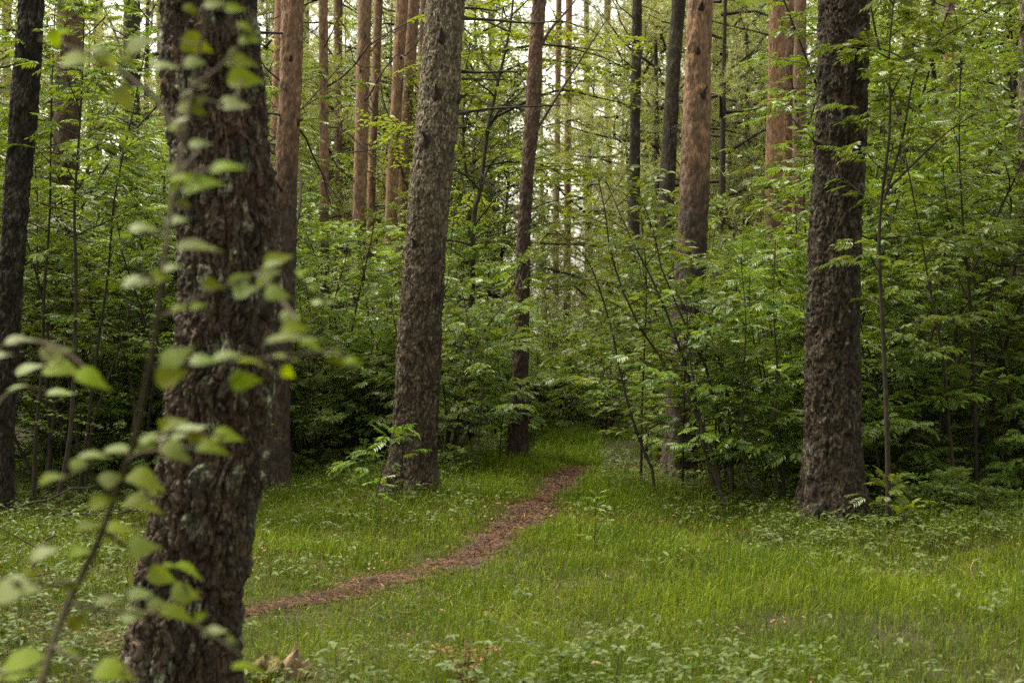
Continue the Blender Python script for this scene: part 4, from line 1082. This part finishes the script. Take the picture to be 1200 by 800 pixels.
o = link('splintered_wood', a_.mesh('splintered_wood', M['pale_wood']), rt); o.scale = (1.25, 1.25, 0.85); o.rotation_euler = (0.15, 0.25, 0.3)
link('moss', lump(3, 0.085, 0.06, 0.055, n=40, m=24, rough=0.8).mesh('moss', M['moss']), rt, (-0.10, -0.03, 0.03))
# withered fern tuft
rt = ground_thing('withered_fern', 545, 770, 5.75, 'rusty brown withered fern tuft among low herbs', 'dead fern')
for q in range(9):
    a_ = Acc(); az_ = q * 0.7 + rng.uniform(-.2, .2); L_ = rng.uniform(0.10, 0.19)
    tq = np.linspace(0, 1, 9); out = L_ * np.array([math.cos(az_), math.sin(az_)])
    P_ = np.stack([out[0] * tq, out[1] * tq, 0.16 * np.sin(tq * 2.3) * L_ / 0.15], 1)
    tube(a_, P_, np.linspace(0.003, 0.001, 9), 4, 0.3)
    pp, dd = [], []
    for i in range(1, 9):
        for sg in (-1, 1):
            pp.append(P_[i]); dd.append([math.cos(az_ + sg * 1.2), math.sin(az_ + sg * 1.2), rng.uniform(-.6, .4)])
    put_leaves(a_, QUAD, np.array(pp), np.array(dd), np.full(len(pp), 0.03) * np.repeat(np.linspace(1.1, 0.4, 8), 2), rng, 0, 1, 0.8)
    link('frond', a_.mesh('frond', M['dead_fern'], False), rt)
# pale curved twig, dark upright twig
rt = ground_thing('curved_twig', 1143, 690, 8.0, 'pale curved dead twig arching out of the grass', 'twig')
a_ = Acc(); tube(a_, np.array([[0.02, 0, 0.0], [-0.012, 0.01, 0.06], [-0.02, 0.015, 0.11], [-0.005, 0.01, 0.15], [0.03, 0, 0.165]]), [0.005, 0.0045, 0.004, 0.003, 0.002], 6, 0.9)
link('shoot', a_.mesh('shoot', M['dry_grass']), rt)
rt = ground_thing('dark_twig', 722, 800, 5.6, 'short dark bare twig standing upright in the herbs', 'twig')
a_ = Acc(); tube(a_, np.array([[0, 0, -0.02], [0.004, 0, 0.05], [0.002, .004, 0.11], [0.012, 0, 0.17]]), [0.003, 0.0027, 0.0022, 0.0012], 5, 0.2)
tube(a_, np.array([[0.003, 0, 0.08], [0.015, 0.004, 0.105], [0.02, 0.004, 0.13]]), [0.0015, 0.001, 0.0008], 4, 0.2)
link('shoot', a_.mesh('shoot', M['stem']), rt)
for px_, py_, Y_, lab in ((692, 781, 5.9, 'pinkish dry leaf lying on the herbs beside the dark twig'), (1115, 798, 5.6, 'pale dry leaf at the bottom edge of the clearing'), (735, 735, 6.7, 'small tan dry leaf caught in the grass')):
    a_ = Acc(); put_leaves(a_, OVAL, np.array([[0, 0, 0.0]]), np.array([[1, 0.2, 0.1]]), np.array([0.055]), rng)
    o = link('dry_leaf', a_.mesh('dry_leaf', M['pale_wood'], False)); p = at(px_, py_, Y_); o.location = (p[0], Y_, float(gz(p[0], Y_)) + 0.07)
    tag(o, lab, 'leaf')
# fallen sticks in the dark corner
for q, (p0, p1, Y_, lab) in enumerate((((20, 592), (130, 562), 11.3, 'thin fallen branch leaning across the foot of the dark thicket'), ((60, 604), (190, 598), 10.9, 'long stick lying low behind the leafy twigs'), ((20, 700), (60, 625), 7.2, 'grey dead stick poking up out of the shaded grass'))):
    a_ = Acc(); A = at(*p0, Y_); B = at(*p1, Y_ + 0.3); org = A.copy()
    nn = 8; tq = np.linspace(0, 1, nn)[:, None]; P_ = (A * (1 - tq) + B * tq) - org + rng.normal(size=(nn, 3)) * 0.012
    tube(a_, P_, np.linspace(0.012, 0.005, nn), 6, 0.5)
    for s in range(3):
        i = rng.integers(2, 7); d_ = rng.normal(size=3) * 0.12; d_[2] = abs(d_[2]); tube(a_, [P_[i], P_[i] + d_ * .6, P_[i] + d_], [0.005, 0.003, 0.002], 4, 0.4)
    o = link('fallen_branch', a_.mesh('fallen_branch', M['dead_wood'])); o.location = org; tag(o, lab, 'branch')

# ------------------------------------------------------------------ the near leafy sapling
def near_leaf_mesh(seed, width=0.62, fold=0.10, curl=0.12):
    rs2 = np.random.default_rng(seed); n = 13
    t = np.linspace(0, 1, n); half = width / 2 * np.sin(np.pi * t ** 0.58) ** np.where(t > 0.45, 1.45, 0.8) * (1 + 0.06 * np.cos(np.arange(n) * np.pi))
    half[0] = half[-1] = 0.0
    zc = -curl * t ** 2 + 0.04 * np.sin(t * 5)
    V, T, Q = [], [], []
    for i in range(n):
        V += [[t[i], half[i], zc[i] + fold * half[i] * 2 + 0.012 * math.sin(i * 2.2)], [t[i], 0, zc[i]], [t[i], -half[i], zc[i] + fold * half[i] * 2 + 0.012 * math.cos(i * 2.6)]]
    for i in range(n - 1):
        a0 = i * 3; Q += [[a0, a0 + 1, a0 + 4, a0 + 3], [a0 + 1, a0 + 2, a0 + 5, a0 + 4]]
    a_ = Acc(); a_.add(V, quads=Q, tint=0.3 + 0.4 * rs2.uniform())
    me = a_.mesh('leaf', M['near_leaf_pale' if seed in (1, 3) else 'near_leaf']); return me
NEAR = [near_leaf_mesh(i, w_, f_, c_) for i, (w_, f_, c_) in enumerate(((0.66, 0.12, 0.15), (0.60, -0.02, 0.10), (0.7, 0.2, 0.3), (0.58, 0.08, -0.08), (0.72, 0.05, 0.2)))]

def near_plant(label, stem, branches, leaves, Y0, Ystem):
    org = np.array([at(*stem[0], Ystem)[0], Ystem, 0.0]); org[2] = float(gz(org[0], org[1]))
    root = bpy.data.objects.new('leafy_sapling', None); root.location = org; C.objects.link(root); tag(root, label, 'sapling')
    lines = []
    p = np.array([at(a, b, Ystem + 0.10 * math.sin(i * 0.8)) for i, (a, b) in enumerate(stem)]); 
    t = np.linspace(0, len(p) - 1, len(p) * 6); q = hermite(t, np.arange(len(p)), p)
    if stem[0][1] > 780: q = np.vstack([org - [0, 0, 0.03], q])
    a_ = Acc(); tube(a_, q - org, np.linspace(0.0060, 0.0025, len(q)), 8, 0.4); link('stem', a_.mesh('stem', M['stem_near']), root)
    lines.append(q)
    for bi, bpts in enumerate(branches):
        st = at(*bpts[0], Ystem); j = np.argmin(np.hypot(lines[0][:, 0] - st[0], lines[0][:, 2] - st[2])) if bi >= 0 else 0
        allq = np.concatenate(lines); j = np.argmin(np.hypot(allq[:, 0] - st[0], allq[:, 2] - st[2])); y0 = allq[j][1]
        dy = [-0.30, 0.18, -0.18, 0.25, -0.05][bi % 5]
        k = np.array([at(a, b, y0 + dy * i / max(1, len(bpts) - 1)) for i, (a, b) in enumerate(bpts)]); k[0] = allq[j]
        t = np.linspace(0, len(k) - 1, len(k) * 5); k = hermite(t, np.arange(len(k)), k) if len(k) > 2 else np.array([np.interp(t, [0, 1], k[:, c]) for c in range(3)]).T
        lines.append(k)
        a_ = Acc(); tube(a_, k - org, np.linspace(0.0035, 0.0015, len(k)), 6, 0.5)
        link('branch', a_.mesh('branch', M['stem_near']), root)
    for (px, py, w, ang, flat) in leaves:
        allq = np.concatenate(lines)
        pr = 600 + allq[:, 0] / allq[:, 1] * F, 400 - (allq[:, 2] - CAM_H) / allq[:, 1] * F
        dd = np.hypot(pr[0] - px, pr[1] - py); j = int(np.argmin(dd))
        Yl = allq[j][1] + rng.uniform(-0.04, 0.04)
        c = at(px, py, Yl); L = w * Yl / F * rng.uniform(0.82, 1.08)
        # long axis across the picture at angle ang, surface turned by flat (0 = face on, 1 = seen along the blade)
        d = np.array([math.cos(ang), rng.uniform(-0.25, 0.25), math.sin(ang)]); d /= np.linalg.norm(d)
        nrm = np.array([0.0, -(1 - flat), 0.25 + flat]) + rng.normal(size=3) * 0.15
        yv = np.cross(nrm, d); yv /= np.linalg.norm(yv); zv = np.cross(d, yv)
        o = link('leaf', NEAR[rng.integers(len(NEAR))], root)
        m = Matrix((d, yv, zv)).transposed().to_4x4()
        b_ = c - d * L * 0.5 - org
        o.matrix_local = Matrix.Translation(Vector(b_)) @ m @ Matrix.Scale(L, 4)
        a_ = Acc(); A = allq[j] - org; mid = (A + b_) / 2 + np.array([0, 0, -0.004])
        tube(a_, [A, mid, b_ + d * L * 0.03], [0.0015, 0.0012, 0.0010], 4, 0.8)
        link('leaf_stalk', a_.mesh('leaf_stalk', M['stem_near']), root)
STEM = [(45, 812), (72, 725), (108, 650), (132, 590), (156, 520), (175, 430), (189, 335), (198, 260), (213, 170), (228, 90), (243, 5), (250, -60)]
BR = [[(200, 245), (225, 205), (262, 196)], [(213, 170), (170, 105), (100, 62), (45, 46)], [(229, 88), (262, 75), (292, 42)], [(184, 365), (230, 350), (290, 325), (335, 308)],
      [(175, 430), (240, 426), (320, 420), (392, 412), (415, 436)], [(290, 325), (330, 352), (352, 382)], [(156, 520), (205, 506), (272, 512)], [(132, 590), (110, 560), (100, 535)],
      [(112, 642), (160, 648), (205, 672), (222, 698)], [(72, 725), (125, 715), (208, 720)], [(85, 700), (50, 685), (10, 680)], [(224, 108), (270, 120), (285, 90)], [(190, 330), (165, 318), (150, 300)],
      [(140, 570), (165, 572), (195, 592)], [(55, 780), (30, 785), (0, 790)], [(60, 765), (110, 780), (160, 788)], [(205, 215), (230, 180), (240, 165)], [(150, 545), (165, 530), (215, 525), (250, 525)], [(330, 310), (365, 345), (390, 352)], [(205, 720), (250, 745), (300, 780)]]
LV = [(64, 47, 28, -1.2, .1), (70, 37, 38, .5, .7), (91, 69, 45, .2, .4), (121, 61, 32, -.4, .2), (130, 76, 34, -.9, .1), (165, 50, 46, .35, .2), (194, 76, 42, .1, .3), (147, 116, 36, -1.0, .0), (231, 52, 48, -.3, .15),
      (253, 5, 30, .1, .3), (224, 12, 24, -.5, .4), (277, 10, 26, .2, .3), (290, 32, 26, -.2, .3), (293, 46, 26, .1, .2), (284, 72, 42, .05, .35), (289, 93, 50, .1, .35), (228, 104, 38, .5, .7), (226, 128, 46, -.1, .4),
      (213, 142, 28, .4, .5), (275, 124, 38, -.1, .2), (235, 170, 34, .1, .5), (216, 208, 40, .2, .6), (238, 214, 56, .45, .3), (268, 196, 46, .3, .5), (216, 239, 20, 0, .4), (169, 266, 34, .1, .4), (208, 259, 34, .1, .5),
      (235, 287, 52, 0, .65), (203, 312, 24, .4, .5), (165, 332, 46, .1, .5), (250, 334, 30, .1, .1), (284, 328, 38, .5, .3), (290, 341, 38, .3, .3), (317, 320, 34, .1, .1), (326, 304, 42, .5, .4), (326, 344, 34, -.2, .2),
      (233, 358, 24, .4, .4), (341, 370, 32, .05, .1), (349, 384, 38, .1, .3), (380, 353, 34, .1, .6), (208, 416, 46, .6, .15), (203, 440, 40, .5, .2), (240, 421, 44, .1, .5), (267, 415, 42, .2, .5), (297, 424, 38, 0, .7),
      (289, 446, 42, .2, .1), (338, 437, 24, -.7, .1), (345, 400, 66, .05, .75), (368, 406, 40, -.1, .6), (398, 420, 38, -.4, .3), (338, 418, 34, -.1, .7), (203, 496, 44, .5, .5), (174, 516, 38, .6, .4), (223, 506, 48, .3, .5),
      (268, 511, 38, 0, .4), (142, 525, 46, .1, .6), (209, 530, 42, -.5, .4), (250, 525, 44, .1, .7), (111, 532, 40, .1, .7), (132, 560, 42, .4, .4), (172, 564, 50, -.2, .5), (121, 587, 38, .4, .3), (169, 592, 54, .1, .6),
      (105, 616, 34, .5, .5), (142, 618, 38, .05, .7), (169, 641, 42, .1, .05), (192, 675, 40, -.4, .1), (218, 695, 36, -.3, .1), (223, 667, 38, -.3, .6), (94, 646, 32, .5, .5), (52, 646, 38, .4, .5), (20, 678, 34, .1, .6),
      (20, 690, 58, .2, .5), (165, 695, 36, .1, .5), (159, 719, 40, .3, .5), (210, 720, 46, -.15, .7), (128, 705, 34, .1, .7), (253, 741, 38, .1, .5), (38, 778, 74, .2, .6), (135, 786, 60, -.05, .65), (294, 781, 44, 0, .75),
      (205, 150, 22, .2, .4), (180, 330, 30, .5, .4), (60, 560, 34, .5, .6)]
LV2 = []
for b_ in BR:
    for q in range(2):
        i = rng.integers(0, len(b_) - 1); f_ = rng.uniform(0.2, 1)
        LV2.append((b_[i][0] * (1 - f_) + b_[i + 1][0] * f_ + rng.uniform(-12, 12), b_[i][1] * (1 - f_) + b_[i + 1][1] * f_ + rng.uniform(-16, 8), rng.uniform(15, 28), rng.uniform(-.6, .8), rng.uniform(.1, .7)))
LV = LV + LV2
near_plant('leafy sapling with soft pale leaves close before the nearest trunk', STEM, BR, LV, 2.0, 2.05)
near_plant('drooping leafy shoot at the frame edge before the blackish pine', [(-60, 812), (-50, 650), (-30, 520), (-22, 430), (-25, 380)], [[(-24, 420), (15, 402), (65, 405), (115, 444)], [(-30, 500), (20, 455), (70, 462)]],
    [(24, 400, 40, .1, .6), (67, 411, 42, .3, .4), (35, 430, 40, .4, .5), (74, 431, 50, .05, .7), (111, 444, 44, -.3, .5), (3, 415, 30, .2, .4), (72, 462, 38, 0, .7), (20, 455, 30, .3, .6)], 2.2, 2.25)

# ------------------------------------------------------------------ unseen wood beside and behind the viewpoint, added to shade trunks and clearing
def raw(me):
    V = np.empty(len(me.vertices) * 3, np.float32); me.vertices.foreach_get('co', V)
    I = np.empty(len(me.loops), np.int32); me.loops.foreach_get('vertex_index', I)
    return V.reshape(-1, 3).astype(float), I.reshape(-1, 3)
acc = Acc(); rs = np.random.default_rng(5)
for k, (x, y) in enumerate(((-8.5, 2.0), (-9.5, 5.0), (-8.8, 8.2), (-11, 11), (-13, 3.5), (-12, 8), (9.5, 4), (10.5, 8), (13, 6))[:6]):
    V, I = raw(LEAFY[k % 3][1]); acc.add(V * [1.2, 1.2, 1.0] + [x, y, -2.0], tris=I, tint=rs.uniform(0.2, 0.8, len(V)))
for k in range(10):
    a = R(110 + 220 * (k + rs.uniform(0, .6)) / 10); d_ = rs.uniform(10, 17)
    x, y = math.sin(a) * d_, 4 + math.cos(a) * d_
    if y > 1.0 and abs(x) < 8 + y * .5: continue
    V, I = raw(LEAFY[k % 3][1]); th = rs.uniform(0, 6.28); c, s_ = math.cos(th), math.sin(th)
    acc.add(V @ np.array([[c, s_, 0], [-s_, c, 0], [0, 0, 1]]) * rs.uniform(1.0, 1.4) + [x, y, -1.5], tris=I, tint=rs.uniform(0.2, 0.8, len(V)))
tag(link('shade_woods', acc.mesh('shade_woods', M['tree_leaf'], False)), 'unseen leafy wood added beside and behind the viewpoint to shade the clearing', None, None, 'stuff')
